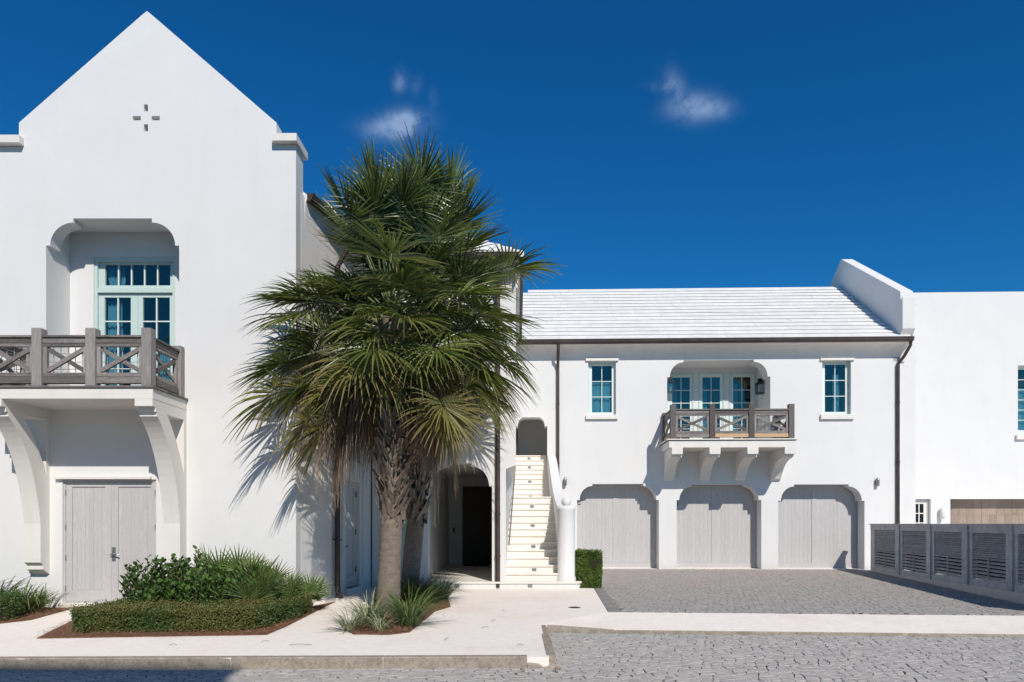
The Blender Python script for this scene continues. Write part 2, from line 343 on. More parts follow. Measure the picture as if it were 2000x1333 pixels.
def glazed(parent, name, x0, x1, z0, z1, gx0, gx1, gz0, gz1, y, cols, rows, depth=.06, m='mint', mm='mintlight', curtain=None, mw=.022, label=None):
    """a sash: stiles/rails round the glass; sub-parts muntin, pane, curtain"""
    a = MB(); a.prism(rect(x0, x1, z0, z1), [rect(gx0, gx1, gz0, gz1)], y, y + depth)
    s = a.build(name, m, parent)
    if label: s['label'] = label
    cw = (gx1 - gx0) / cols; rh = (gz1 - gz0) / rows
    for i in range(1, cols):
        MB().box(gx0 + i * cw - mw / 2, gx0 + i * cw + mw / 2, y + .008, y + .05, gz0, gz1).build('muntin', mm, s)
    for j in range(1, rows):
        MB().box(gx0, gx1, y + .0105, y + .0475, gz0 + j * rh - mw / 2, gz0 + j * rh + mw / 2).build('muntin', mm, s)
    for i in range(cols):
        for j in range(rows):
            xa, xb = gx0 + i * cw + (mw / 2 if i else 0), gx0 + (i + 1) * cw - (mw / 2 if i < cols - 1 else 0)
            za, zb = gz0 + j * rh + (mw / 2 if j else 0), gz0 + (j + 1) * rh - (mw / 2 if j < rows - 1 else 0)
            MB().box(xa + .001, xb - .001, y + .027, y + .033, za + .001, zb - .001).build('pane', 'glass', s)
    if curtain:
        for (ca, cb, zt) in curtain:
            k = MB(); nn = 28; zb_, zt_ = gz0 - .05, gz0 + (gz1 - gz0) * zt
            xs = [ca + (cb - ca) * i / nn for i in range(nn + 1)]
            ys = [y + .14 + .022 * math.sin(i * 1.7 + ca * 9) + .012 * math.sin(i * .63) for i in range(nn + 1)]
            vs = []
            for r_ in range(6):
                for i in range(nn + 1): vs.append((xs[i] + .012 * math.sin(r_ * 1.3 + i * .4), ys[i] + .008 * math.sin(r_ * 2 + i), zb_ + (zt_ - zb_) * r_ / 5))
            w = nn + 1
            k.add(vs, [(r_ * w + i, r_ * w + i + 1, (r_ + 1) * w + i + 1, (r_ + 1) * w + i) for r_ in range(5) for i in range(nn)])
            k.build('curtain', 'curtain', s, smooth=True)
    return s
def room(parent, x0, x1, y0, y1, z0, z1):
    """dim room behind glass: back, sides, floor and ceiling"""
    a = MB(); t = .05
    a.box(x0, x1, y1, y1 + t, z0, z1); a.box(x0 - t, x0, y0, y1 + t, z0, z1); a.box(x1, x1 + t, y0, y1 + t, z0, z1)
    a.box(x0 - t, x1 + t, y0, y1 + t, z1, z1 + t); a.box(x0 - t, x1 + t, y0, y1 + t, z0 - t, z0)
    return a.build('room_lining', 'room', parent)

# ------------------------------------------------------------------ GROUND, ROAD, WALKS
ZR = -.125
o = MB().add([(-900, -300, -.35), (900, -300, -.35), (900, 1500, -.35), (-900, 1500, -.35)], [(0, 1, 2, 3)]).build('ground', 'ground', recalc=False); tag(o, kind='structure')
road = MB().box(-60, 60, -30, 11.3, -.3, ZR - .022).build('road', 'joint'); tag(road, kind='structure')
sw_poly = [(-18, 7.62), (.37, 7.93), (.365, 10.55), (1.59, 11.94), (1.83, 16.3), (2.0, 23.6), (-18, 23.6)]
walk = MB().prism(sw_poly, [], -.3, 0, axis='z').build('sidewalk', 'walk'); tag(walk, kind='structure')
F_ = [(.367, 10.55, 0), (.7, 10.528, -.03), (1.1, 10.50, -.06), (1.8, 10.45, -.082), (3, 10.362, -.088), (8, 10.0, -.088), (16, 9.4, -.088)]
B_ = [(.368, 10.552, 0), (.6, 10.815, 0), (1.0, 11.27, 0), (1.592, 11.94, 0), (3, 11.847, 0), (8, 11.516, 0), (16, 11.0, 0)]
a = MB(); nq = len(F_); a.add(F_ + B_ + [(p[0], p[1], -.3) for p in F_], [(i, i + 1, i + 1 + nq, i + nq) for i in range(nq - 1)] + [(i + 1, i, i + 2 * nq, i + 1 + 2 * nq) for i in range(nq - 1)])
o = a.build('pavement', 'walk', smooth=False); tag(o, kind='structure')
drive_poly = [(1.594, 11.942), (1.833, 16.3), (2.0, 23.9), (12.2, 23.9), (11.7, 22.5), (9.85, 13.2), (9.5, 11.42)]
drive = MB().prism(drive_poly, [], -.3, -.022, axis='z').build('driveway', 'joint'); tag(drive, kind='structure')
side_poly = [(9.503, 11.42), (9.853, 13.2), (11.703, 22.5), (12.203, 23.9), (12.2, 30), (40, 30), (40, 9.2), (16, 11.01)]
o = MB().prism(side_poly, [], -.3, -.012, axis='z').build('yard', 'walk'); tag(o, kind='structure')

def inside(p, poly):
    c = False; j = len(poly) - 1
    for i in range(len(poly)):
        a_, b_ = poly[i], poly[j]
        if (a_[1] > p[1]) != (b_[1] > p[1]) and p[0] < (b_[0] - a_[0]) * (p[1] - a_[1]) / (b_[1] - a_[1]) + a_[0]: c = not c
        j = i
    return c
def cells(poly, s, seed, bounds, jit=.24, rot=.35):
    """jittered hexagonal cells with shared corners, clipped by centre and kept inside the polygon"""
    rg = random.Random(seed); x0, x1, y0, y1 = bounds; hx = s * math.sqrt(3) / 2
    cr, sr = math.cos(rot), math.sin(rot); cxx, cyy = (x0 + x1) / 2, (y0 + y1) / 2
    D = math.hypot(x1 - x0, y1 - y0) / 2 + s; nI = int(D / hx) + 2; nJ = int(D / (s * .75)) + 2
    vc = {}
    def corner(kx, ky, px_, py_):
        key = (round(kx * 2), round(ky * 4))
        if key not in vc: vc[key] = (px_ + rg.uniform(-jit, jit) * s, py_ + rg.uniform(-jit, jit) * s)
        return vc[key]
    out = []
    for j in range(-nJ, nJ):
        for i in range(-nI, nI):
            cx = (i + (j & 1) * .5) * hx * 1.18; cy = j * s * .75 * .92
            X_, Y_ = cxx + cx * cr - cy * sr, cyy + cx * sr + cy * cr
            if not (x0 < X_ < x1 and y0 < Y_ < y1) or not inside((X_, Y_), poly): continue
            c = []
            for (ox, oy) in ((0, -2), (1, -1), (1, 1), (0, 2), (-1, 1), (-1, -1)):
                kx = i + (j & 1) * .5 + ox * .5; ky = j * .75 + oy * .25
                px_, py_ = corner(kx, ky, (kx) * hx * 1.18, ky * s * .92 )
                c.append((cxx + px_ * cr - py_ * sr, cyy + px_ * sr + py_ * cr))
            out.append(((X_, Y_), c))
    return out
def paver_geo(c, z, rg, pink, k=1.0):
    cx = sum(p[0] for p in c) / 6; cy = sum(p[1] for p in c) / 6
    def ins(d):
        o_ = []
        for (x, y) in c:
            L = math.hypot(x - cx, y - cy); k = max(.3, 1 - d / L); o_.append((cx + (x - cx) * k, cy + (y - cy) * k))
        return o_
    dz = rg.uniform(-.003, .002); tx, ty = rg.uniform(-.03, .03), rg.uniform(-.03, .03); g = rg.uniform(.0015, .008) + (.008 if rg.random() < .22 else 0)
    r0, r1 = ins(g), ins(g + .006)
    vs = [(x, y, z - .03) for x, y in r0] + [(x, y, z - .007 + dz + tx * (x - cx) + ty * (y - cy)) for x, y in r0] + [(x, y, z + dz + tx * (x - cx) + ty * (y - cy)) for x, y in r1]
    fs = [(i, (i + 1) % 6, (i + 1) % 6 + 6, i + 6) for i in range(6)] + [(i + 6, (i + 1) % 6 + 6, (i + 1) % 6 + 12, i + 12) for i in range(6)] + [(12, 13, 14, 15, 16, 17)]
    t = rg.uniform(.90, 1.09) * k; q = pink * rg.uniform(0, 1)
    return vs, fs, (t * (1 + .10 * q), t * (1 - .02 * q), t * (1 - .03 * q))
def lay(parent, cs, z, seed, pinkf, k_=1.0):
    rg = random.Random(seed)
    def vis(cc):
        x, y = cc[0]; px = VX + x / y * FPX; py = HY + (H - z) / y * FPX
        return (0 if (-20 < px < 2020 and py < 1345) else 1, y)
    cs = sorted(cs, key=vis); rest = MB()
    for k, (ce, c) in enumerate(cs):
        vs, fs, col = paver_geo(c, z, rg, pinkf(ce), k_)
        if k < 300:
            vs = [(x - ce[0], y - ce[1], zz - z) for x, y, zz in vs]
            MB().add(vs, fs, col).build('paver', 'paver', parent, loc=(ce[0], ce[1], z), recalc=False)
        else: rest.add(vs, fs, col)
    o_ = rest.build('paver_field', 'paver', parent, recalc=False); tag(o_, kind='stuff')
rp = [(-9.5, 5.8), (12, 5.8), (12, 9.68), (8.0, 9.99), (.44, 10.52), (.44, 7.95), (-9.5, 7.77)]
lay(road, cells(rp, .150, 3, (-9.5, 12, 5.8, 10.6)), ZR, 5, lambda c: .15)
dp = [(1.86, 12.06), (2.06, 16.3), (2.15, 23.75), (12.0, 23.75), (11.55, 22.4), (9.72, 13.2), (9.4, 11.58)]
lay(drive, cells(dp, .150, 4, (1.5, 12.2, 11.5, 23.8)), -.002, 6, lambda c: max(0, min(1.3, (c[1] - 13.5) / 5)) * (1 if noise.noise(Vector((c[0] * .5, c[1] * .5, 0))) > -.25 else .3), .80)
# border course along the left edge of the drive
rg = random.Random(9); P0, P1 = Vector((1.60, 11.99)), Vector((1.84, 16.3)); nb = 20
for i in range(nb + 12):
    if i < nb: q0, q1 = P0.lerp(P1, i / nb), P0.lerp(P1, (i + 1) / nb)
    else: q0, q1 = P1.lerp(Vector((2.0, 19.0)), (i - nb) / 12), P1.lerp(Vector((2.0, 19.0)), (i - nb + 1) / 12)
    d = (q1 - q0).normalized() * .006; t = rg.uniform(.55, .7); z = -.001 + rg.uniform(-.003, .003)
    m_ = (q0 + q1) / 2
    vs = [(q0.x + .005, q0.y + d.y), (q0.x + .235, q0.y + d.y), (q1.x + .235, q1.y - d.y), (q1.x + .005, q1.y - d.y)]
    cc = [(x - m_.x, y - m_.y) for x, y in vs]
    MB().add([(x, y, -.03) for x, y in cc] + [(x, y, z) for x, y in cc], [(0, 1, 5, 4), (1, 2, 6, 5), (2, 3, 7, 6), (3, 0, 4, 7), (4, 5, 6, 7)], (t, t, t)).build('border_stone', 'paver', drive, loc=(m_.x, m_.y, 0), recalc=False)

# kerb: long cast lengths with a worn arris, a broken corner
kerb = empty('kerb', (0, 0, 0)); tag(kerb, kind='structure')
def kerb_len(p0, p1, z0, z1, w=.13, chip=.012, seed=0, drop=0.0):
    rg = random.Random(seed); p0 = Vector(p0); p1 = Vector(p1); L = (p1 - p0).length; n = max(4, int(L / .06)); d = (p1 - p0) / L; nrm = Vector((d.y, -d.x))
    vs = []; fs = []
    for i in range(n + 1):
        t = i / n; p = p0 + d * L * t; zt = z0 + (z1 - z0) * t
        if drop: zt -= drop * max(0, noise.noise(Vector((t * 7, seed, 0))) + .3)
        c = chip * (.6 + max(0, noise.noise(Vector((p.x * 5, p.y * 5, seed)))) * 2.4)
        f = .008 * noise.noise(Vector((p.x * 9, p.y * 9, seed + 4)))
        for (off, z) in ((-w, zt - .001), (-c * 1.4, zt + .0035), (-.002 + f, zt - c), (.006 + f, ZR - .06)):
            q = p + nrm * off; vs.append((q.x, q.y, z))
    for i in range(n):
        for k in range(3): fs.append((i * 4 + k, i * 4 + k + 1, (i + 1) * 4 + k + 1, (i + 1) * 4 + k))
    fs += [(0, 1, 2, 3), tuple(n * 4 + k for k in (3, 2, 1, 0))]
    return MB().add(vs, fs).build('kerb_stone', 'kerb', kerb)
def ky(x): return 7.62 + (x + 18) * (.31 / 18.37)
ks = [-18, -14.2, -10.4, -6.35, -3.3, -1.55, .12]
for i in range(len(ks) - 1):
    kerb_len((ks[i] + .004, ky(ks[i]) - .012), (ks[i + 1] - .004, ky(ks[i + 1]) - .012), .004, .004, seed=i)
kerb_len((.46, 8.02), (.455, 9.25), .004, .004, w=.115, seed=11)
kerb_len((.455, 9.26), (.45, 10.5), .004, -.01, w=.115, seed=12)
k = kerb_len((.12, 7.90), (.44, 7.905), -.02, -.06, w=.2, chip=.03, seed=21, drop=.09); k['label'] = 'broken chipped corner of the kerb'
for i, (qa, qb) in enumerate((((1.5, 10.455), (4.2, 10.262)), ((4.21, 10.261), (8.0, 9.988)), ((8.01, 9.987), (15.9, 9.39)))): kerb_len(qa, qb, -.084, -.084, w=.05, chip=.006, seed=13 + i)
kerb_len((.47, 10.53), (1.49, 10.456), -.012, -.078, w=.05, chip=.006, seed=17)
rg = random.Random(4)
for i in range(7):
    r = rg.uniform(.012, .03); a = MB(); x, y = .25 + rg.uniform(-.25, .3), 7.78 + rg.uniform(-.12, .08)
    bm = bmesh.new(); bmesh.ops.create_icosphere(bm, subdivisions=1, radius=r)
    for v in bm.verts: v.co *= rg.uniform(.7, 1.2)
    me = bpy.data.meshes.new('rubble'); bm.to_mesh(me); bm.free(); me.materials.append(MAT['kerb'])
    o = bpy.data.objects.new('rubble', me); COL.objects.link(o); o.location = (x, y, ZR + r * .4); o.parent = kerb
# drain cover
dx, dy = G(1122, 1187)
a = MB(); a.lathe([(.115, -.02), (.115, .004), (.10, .006), (.098, .003), (.0, .003)], 0, 0, 28)
dc = a.build('drain_cover', 'dark_metal', loc=(dx, dy, .0)); tag(dc, 'small round dark metal drain cover set in the pale walk', 'drain cover')
for i in range(5): MB().box(-.06, .06, -.052 + i * .024, -.044 + i * .024, .003, .007).build('grate_bar', 'black', dc)

# ------------------------------------------------------------------ balcony builder
def bay(par, p0, p1, z, s, new=False, rods=True):
    """X-braced railing bay between two plan points (already clear of the posts)"""
    p0 = Vector((*p0, 0)); p1 = Vector((*p1, 0)); d = (p1 - p0).normalized(); L = (p1 - p0).length
    def B(name, a, b, w, h, m='rail_x', up=(0, 0, 1), mm=None):
        mid = (a + b) / 2; ob = MB().beam(a - mid, b - mid, w, h, up)
        # lay the board along its own x so that the grain runs with it
        dd = (b - a).normalized(); ang = math.atan2(dd.y, dd.x)
        o_ = MB().beam((-(b - a).length / 2, 0, 0), ((b - a).length / 2, 0, 0), w, h).build(name, m, par, bevel=.004)
        pitch = math.asin(max(-1, min(1, dd.z)))
        o_.location = mid; o_.rotation_euler = (0, -pitch, ang); return o_
    up_ = lambda h: Vector((0, 0, z + h * s))
    B('cap_rail', p0 + up_(.825), p1 + up_(.825), .13 * s, .035 * s)
    B('top_rail', p0 + up_(.76), p1 + up_(.76), .075 * s, .09 * s)
    B('sub_rail', p0 + up_(.685), p1 + up_(.685), .06 * s, .055 * s)
    B('lower_rail', p0 + up_(.19), p1 + up_(.19), .06 * s, .07 * s)
    B('bottom_board', p0 + up_(.095), p1 + up_(.095), .09 * s, .105 * s, 'rail_new' if new else 'rail_x')
    q = .03 * s; e0, e1 = p0 + d * q, p1 - d * q
    for e in (e0, e1):
        o_ = MB().box(-.03 * s, .03 * s, -.028 * s, .028 * s, 0, .433 * s).build('inner_stile', 'rail_z', par); o_.location = e + up_(.225); o_.rotation_euler = (0, 0, math.atan2(d.y, d.x))
    nv = Vector((-d.y, d.x, 0))
    B('cross_brace', e0 + up_(.26) + d * .03 * s, e1 + up_(.625) - d * .03 * s, .045 * s, .072 * s)
    B('cross_brace', e0 + up_(.625) + d * .03 * s + nv * .012, e1 + up_(.26) - d * .03 * s + nv * .012, .03 * s, .070 * s)
    if rods:
        n_ = int(L / .115); a = MB()
        for i in range(1, n_):
            c = p0 + d * (L * i / n_) + nv * .05; a.tube([c + up_(.12), c + up_(.70)], .006, 5)
        for h in (.3, .42, .56): a.tube([p0 + nv * .062 + up_(h), p1 + nv * .062 + up_(h)], .004, 5)
        a.build('wire_guard', 'steel', par)
def post(par, x, y, z, h, w=.155, m='rail_z'):
    a = MB(); a.box(-w / 2, w / 2, -w / 2, w / 2, 0, h); return a.build('rail_post', m, par, bevel=.008, loc=(x, y, z))

# ------------------------------------------------------------------ GABLED HOUSE (left)
YG = 12.5
FG = Frame(0, YG, 0)
gh = empty('gabled_house', (0, YG, 0), 0, 'tall white gabled house with a pierced cross and grey double doors', 'house')
P = FG.P
alc = arch(P(90, 0)[0], P(350, 0)[0], 3.80, P(0, 480)[1], P(0, 427)[1], .075, .50, .075, 12)
vents = []
for (a0, a1, b0, b1) in ((281, 289, 204.5, 218), (281, 289, 243, 257), (259, 275, 227, 235.5), (296, 312, 227, 235.5)):
    vents.append(rect(P(a0, 0)[0], P(a1, 0)[0], P(0, b1)[1], P(0, b0)[1]))
dx0, dx1, dzt, dzb = P(122, 0)[0], P(305, 0)[0], P(0, 937)[1], P(0, 1178)[1]
outer = [(-17, -.2), (-4.05, -.2), (-4.05, P(0, 283)[1]), (P(540, 0)[0], P(0, 283)[1]), P(540, 240), P(296, 29), P(287, 22), P(278, 29), P(37, 240), (P(37, 0)[0], P(0, 287)[1]), (-17, P(0, 287)[1])]
outer[-1] = (-17, outer[-2][1])
MB().prism(outer, [alc, rect(dx0, dx1, dzb, dzt)] + vents, 0, .28).build('front_wall', 'stucco', gh)
a = MB()
for v in vents: a.box(v[0][0] - .05, v[2][0] + .05, .283, .30, v[0][1] - .05, v[1][1] + .05)
a.build('vent_backing', 'trim', gh)
# kneeler copings
def coping(x0, x1, y0, y1, z0, z1):
    b = MB(); b.box(x0, x1, y0, y1, z0, z1); b.box(x0 + .03, x1 - .03, y0 + .03, y1 - .03, z1 + .001, z1 + .012); return b.build('coping', 'trim', gh, bevel=.006)
cz0, cz1 = P(0, 283)[1], P(0, 268)[1]
coping(X(531, 12.38), -4.0, -.13, .55, cz0 + .002, cz1)
coping(-17, X(38, 12.38), -.13, .55, cz0 - .03, cz1 - .03)
MB().box(X(531, 12.45), -4.053, .281, .42, 6.5, cz0).build('kneeler', 'stucco', gh)
# alcove lining
ax0, ax1 = alc[0][0], alc[-1][0]; zf = 3.80; zc = P(0, 427)[1] + .03; yb = .67
a = MB(); a.box(ax0 - .2, ax0, .281, yb, zf - .1, zc); a.box(ax1, ax1 + .2, .281, yb, zf - .1, zc)
a.box(ax0 - .2, ax1 + .2, .281, yb, zc, zc + .15); a.box(ax0 - .2, ax1 + .2, .281, yb + .3, zf - .15, zf)
a.build('alcove', 'stucco', gh)
wx0, wx1 = FG.U(183, yb), FG.U(342, yb); wzt = FG.Zz(0, 501.5, yb)
MB().prism(rect(ax0 - .2, ax1 + .2, zf - .1, zc + .1), [rect(wx0, wx1, zf + .001, wzt)], yb + .001, yb + .25).build('alcove_back', 'stucco', gh)
# french doors with transom
U = lambda p, y_=yb: FG.U(p, y_)
ZZ = lambda p, y_=yb: FG.Zz(0, p, y_)
yd = yb + .07
fr = MB(); fr.prism(rect(wx0 + .002, wx1 - .002, zf + .002, wzt - .002), [rect(wx0 + .06, wx1 - .06, zf + .003, ZZ(571)), rect(wx0 + .06, wx1 - .06, ZZ(562), ZZ(510))], yb + .02, yb + .16)
fr.build('door_frame', 'mint', gh)
cu1 = [(U(200), U(232), .99)]
glazed(gh, 'transom_window', wx0 + .062, wx1 - .062, ZZ(561.5), ZZ(510.5), U(201), U(329), ZZ(555.5), ZZ(514.5), yd, 5, 1, .05, curtain=cu1)
glazed(gh, 'french_door', wx0 + .062, U(265.5), zf + .006, ZZ(571.5), U(200), U(251.5), ZZ(766), ZZ(579), yd, 2, 4, .05, curtain=[(U(199), U(228), .99)])
glazed(gh, 'french_door', U(266), wx1 - .062, zf + .006, ZZ(571.5), U(275), U(328), ZZ(766), ZZ(579), yd, 2, 4, .05, curtain=[(U(302), U(330), .42)])
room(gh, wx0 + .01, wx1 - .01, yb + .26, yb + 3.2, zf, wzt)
# balcony
bx1, bx0 = -6.05, -8.86; bf = -1.17; dz = 3.845
sl = MB(); sl.box(bx0, bx1, bf, -.002, dz - .22, dz - .045)
bal = sl.build('balcony', 'trim', gh); bal['label'] = 'deep white balcony slab with weathered cross-braced railing'
nbd = 8
for i in range(nbd):
    ya = bf - .03 + (1.17 + .028) * i / nbd
    MB().box(bx0 - .03, bx1 + .03, ya + .003, ya + (1.198) / nbd - .003, dz - .04, dz - .008).build('deck_board', 'rail_x', bal)
MB().box(bx0 - .012, bx1 + .012, bf - .012, -.004, dz - .0445, dz - .0405).build('flashing', 'gutter', bal)
pxs = [X(287, 11.37), X(178, 11.37), X(73, 11.37), X(-34, 11.37)]
py_ = bf + .09
for i, x in enumerate(pxs): post(bal, x, py_, dz - .005, .965, .165)
for x in (pxs[0] + .01, pxs[-1] - .01): post(bal, x, -.085, dz - .005, .93, .15)
for i in range(3): bay(bal, (pxs[i + 1] + .083, py_), (pxs[i] - .083, py_), dz, 1.0)
bay(bal, (pxs[0] + .005, py_ + .083), (pxs[0] + .005, -.16), dz, 1.0)
bay(bal, (pxs[3] - .005, py_ + .083), (pxs[3] - .005, -.16), dz, 1.0)
# curved struts under the balcony
def qcurve(p0, p1, p2, n): return [((1 - t) ** 2 * p0[0] + 2 * t * (1 - t) * p1[0] + t * t * p2[0], (1 - t) ** 2 * p0[1] + 2 * t * (1 - t) * p1[1] + t * t * p2[1]) for t in [i / n for i in range(n + 1)]]
zs_ = dz - .221
front = qcurve((-1.02, zs_ - .27), (-.42, zs_ - .75), (-.24, 1.55), 14)
prof = [(-1.17, zs_ - .001), (-1.17, zs_ - .12), (-1.07, zs_ - .12), (-1.07, zs_ - .20), (-1.02, zs_ - .20)] + front + [(-.24, .85), (-.17, .80), (-.17, .72), (-.001, .62), (-.001, zs_ - .001)]
back = [(-.10, zs_ - .19), (-.70, zs_ - .19)] + qcurve((-.70, zs_ - .19), (-.32, zs_ - .60), (-.10, zs_ - 1.18), 8)[1:]
for (xa, xb) in ((bx1 - .30, bx1 - .004), (bx0 + .004, bx0 + .30)):
    MB().prism(prof, [back], xa, xb, axis='x').build('strut', 'trim', bal)
# lower double doors
dr = MB(); dr.prism(rect(dx0 + .002, dx1 - .002, dzb + .002, dzt - .002), [rect(dx0 + .035, dx1 - .035, dzb + .02, dzt - .035)], .03, .16); dr.build('door_frame', 'door_wood', gh)
MB().box(P(111, 0)[0], P(297, 0)[0], -.07, .0, dzt + .003, P(0, 931)[1]).build('door_lintel', 'trim', gh, bevel=.004)
MB().box(dx0 - .05, dx1 + .05, -.05, .2, dzb - .12, dzb - .001).build('door_sill', 'trim', gh)
cxm = P(214.5, 0)[0]
def leaf(par, xa, xb, za, zb, y, pxa, pxb, pza, pzb, nplank, m='door_wood', name='door_leaf'):
    b = MB(); b.prism(rect(xa, xb, za, zb), [rect(pxa, pxb, pza, pzb)], y, y + .05); o_ = b.build(name, m, par)
    w = (pxb - pxa) / nplank
    for i in range(nplank):
        MB().box(-w / 2 + .001, w / 2 - .001, 0, .018, 0, pzb - pza - .004).build('plank', m, o_, loc=(pxa + w * (i + .5), y + .018 + (.0015 if i % 2 else 0), pza + .002))
    MB().box(pxa, pxb, y + .038, y + .046, pza, pzb).build('panel_back', m, o_)
    return o_
la = leaf(gh, dx0 + .037, cxm - .002, dzb + .022, dzt - .037, .045, P(138, 0)[0], P(203, 0)[0], P(0, 1153)[1], P(0, 951)[1], 8)
lb = leaf(gh, cxm + .002, dx1 - .037, dzb + .022, dzt - .037, .045, P(228, 0)[0], P(292, 0)[0], P(0, 1153)[1], P(0, 951)[1], 8)
hx, hz = P(220, 1082)
b = MB(); b.box(hx - .035, hx + .035, .028, .046, hz - .13, hz + .12); b.build('lock_plate', 'steel', lb, bevel=.004)
b = MB(); b.tube([(hx, .03, hz - .01), (hx, -.02, hz - .01)], .018, 10); b.tube([(hx, -.018, hz - .01), (hx + .10, -.02, hz - .015), (hx + .12, -.01, hz - .02)], .011, 8); b.tube([(hx - .06, .0, hz - .02), (hx, -.0, hz - .02)], .008, 8)
b.build('handle', 'steel', lb)
for lf, hxx in ((la, dx0 + .035), (lb, dx1 - .035)):
    for py in (962, 1030, 1090, 1150):
        c = P(0, py)[1]; b = MB(); b.tube([(hxx, .035, c - .05), (hxx, .035, c + .05)], .011, 8); b.build('hinge', 'steel', lf)
# side wall running back, with the grey side door
FS = Frame(-4.08, YG, math.atan2(3.9, .58))
sdx0, sdx1 = FS.U(676), FS.U(703); szt, szb = FS.Zz(690, 941), .12
def to_g(u, v, z=0): return (FS.o[0] + u * FS.u[0] + v * FS.v[0], FS.o[1] + u * FS.u[1] + v * FS.v[1] - YG, z)
sw = MB(); sw.prism([(.29, -.2), (3.95, -.2), (3.95, 7.75), (.29, 7.75)], [rect(sdx0, sdx1, szb, szt)], .01, .3)
sw.v = [to_g(p[0], p[1], p[2]) for p in sw.v]; sw.build('side_wall', 'stucco', gh)
def inS(mb): mb.v = [to_g(p[0], p[1], p[2]) for p in mb.v]; return mb
b = MB(); b.prism(rect(sdx0 + .002, sdx1 - .002, szb + .002, szt - .002), [rect(sdx0 + .12, sdx1 - .12, szb + .25, szt - .14)], .10, .15)
sdoor = inS(b).build('side_door', 'side_door', gh)
inS(MB().box(sdx0 + .12, sdx1 - .12, .13, .14, szb + .25, szt - .14)).build('door_panel', 'side_door', sdoor)
hu = sdx0 + .08
b = MB(); b.tube([(hu, .1, 1.05), (hu, .04, 1.05)], .02, 8); b.tube([(hu, .045, 1.05), (hu + .13, .045, 1.05)], .011, 8); inS(b).build('handle', 'black', sdoor)
for zh in (.45, 1.3, 2.15): inS(MB().box(sdx1 - .03, sdx1 - .005, .085, .1, zh, zh + .12)).build('hinge', 'black', sdoor)
inS(MB().box(sdx0 - .04, sdx1 + .04, -.02, .1, .0, szb)).build('door_step', 'cream', gh)
# arched hood recess edge over the side door (raised plaster band)
b = MB(); b.prism([(sdx0 - .22, .3), (sdx0 - .22, szt + .5), (sdx0 - .05, szt + 1.05), (sdx1 + .1, szt + 1.05), (sdx1 + .25, szt + .5), (sdx1 + .25, .3)], [rect(sdx0 - .12, sdx1 + .14, .31, szt + .45)], -.03, .009); inS(b).build('door_surround', 'stucco', gh)
# roof behind the gable
def gable_half(s):
    ex, ez = (-3.62, 7.78) if s > 0 else (-9.95, 7.78); rx, rz = -6.78, 10.25
    for k in range(13):
        t0, t1 = k / 13, (k + 1) / 13
        xa, xb = ex + (rx - ex) * t0, ex + (rx - ex) * t1; za, zb = ez + (rz - ez) * t0, ez + (rz - ez) * t1
        skew = .12 if s > 0 else 0
        b = MB(); y0, y1 = .43, 11
        for ya_, yb_, s0, s1 in (((y0, 3.55, -.36, .52), (3.551, y1, .52, .52)) if s > 0 else ((y0, y1, 0, 0),)):
            b.add([(xa + s0, ya_, za - .10), (xa + s1, yb_, za - .10), (xb + s1, yb_, zb - .04), (xb + s0, ya_, zb - .04), (xa + s0, ya_, za), (xa + s1, yb_, za), (xb + s1, yb_, zb), (xb + s0, ya_, zb)],
                  [(0, 1, 2, 3), (4, 5, 6, 7), (0, 1, 5, 4), (1, 2, 6, 5), (2, 3, 7, 6), (3, 0, 4, 7)])
        b.build('roof_course', 'roof', gh)
gable_half(1); gable_half(-1)
# cove under the side eave, gutter
def eave(u0, u1, par, tf, zt=7.66, out=.42, zb=7.17):
    b = MB(); pr = [(-.0, zb)] + qcurve((0, zb), (-.06, zt - .1), (-out * .75, zt - .06), 6)[1:] + [(-out, zt - .06), (-out, zt), (0, zt)]
    b.prism(pr, [], u0, u1, axis='x'); b.v = [tf(p[0], p[1], p[2]) for p in b.v]; b.build('eave', 'trim', par)
    g = MB(); c = -out - .06; n_ = 8
    pr = [(c + .08 * math.cos(math.pi + math.pi * i / n_), zt + .05 + .11 * math.sin(math.pi + math.pi * i / n_)) for i in range(n_ + 1)] + [(c + .08, zt + .085), (c - .095, zt + .085)]
    g.prism(pr, [], u0, u1, axis='x'); g.v = [tf(p[0], p[1], p[2]) for p in g.v]; return g.build('gutter', 'gutter', par)
tap = lambda u: max(0.0, min(1, (u - .44) / 2.9))
eave(.44, 3.5, gh, lambda u, v, z: to_g(u, (v * (.08 + .92 * tap(u)) if v > -.381 else v + .36 * (1 - tap(u))) + .01, z), 7.72, .38)
gpx, gpy = G(651, 1168)
ug, vg = FS.loc(gpx, gpy)
b = MB(); b.tube([(ug, -.38, 7.6), (ug, -.38, 7.4), (ug, -.075, 6.9), (ug, -.075, .25), (ug - .02, -.1, .1), (ug - .12, -.2, .04)], .057, 10)
for z_ in (1.2, 3.2, 5.4): b.box(ug - .075, ug + .075, -.14, .0, z_, z_ + .03)
b.v = [to_g(*p) for p in b.v]; b.build('downpipe', 'gutter', gh)
b = MB(); b.box(-17, -16.8, .28, 11, -.2, 7.8); b.box(-16.8, -3.6, 10.8, 11, -.2, 7.8); b.box(-16.8, -10.0, .29, 11, 7.7, 7.9); b.build('rear_wall', 'stucco', gh)
b = MB(); b.prism([(-9.9, 7.7), (-3.75, 7.7), (-6.78, 10.1)], [], 10.7, 10.9); b.build('rear_gable', 'stucco', gh)

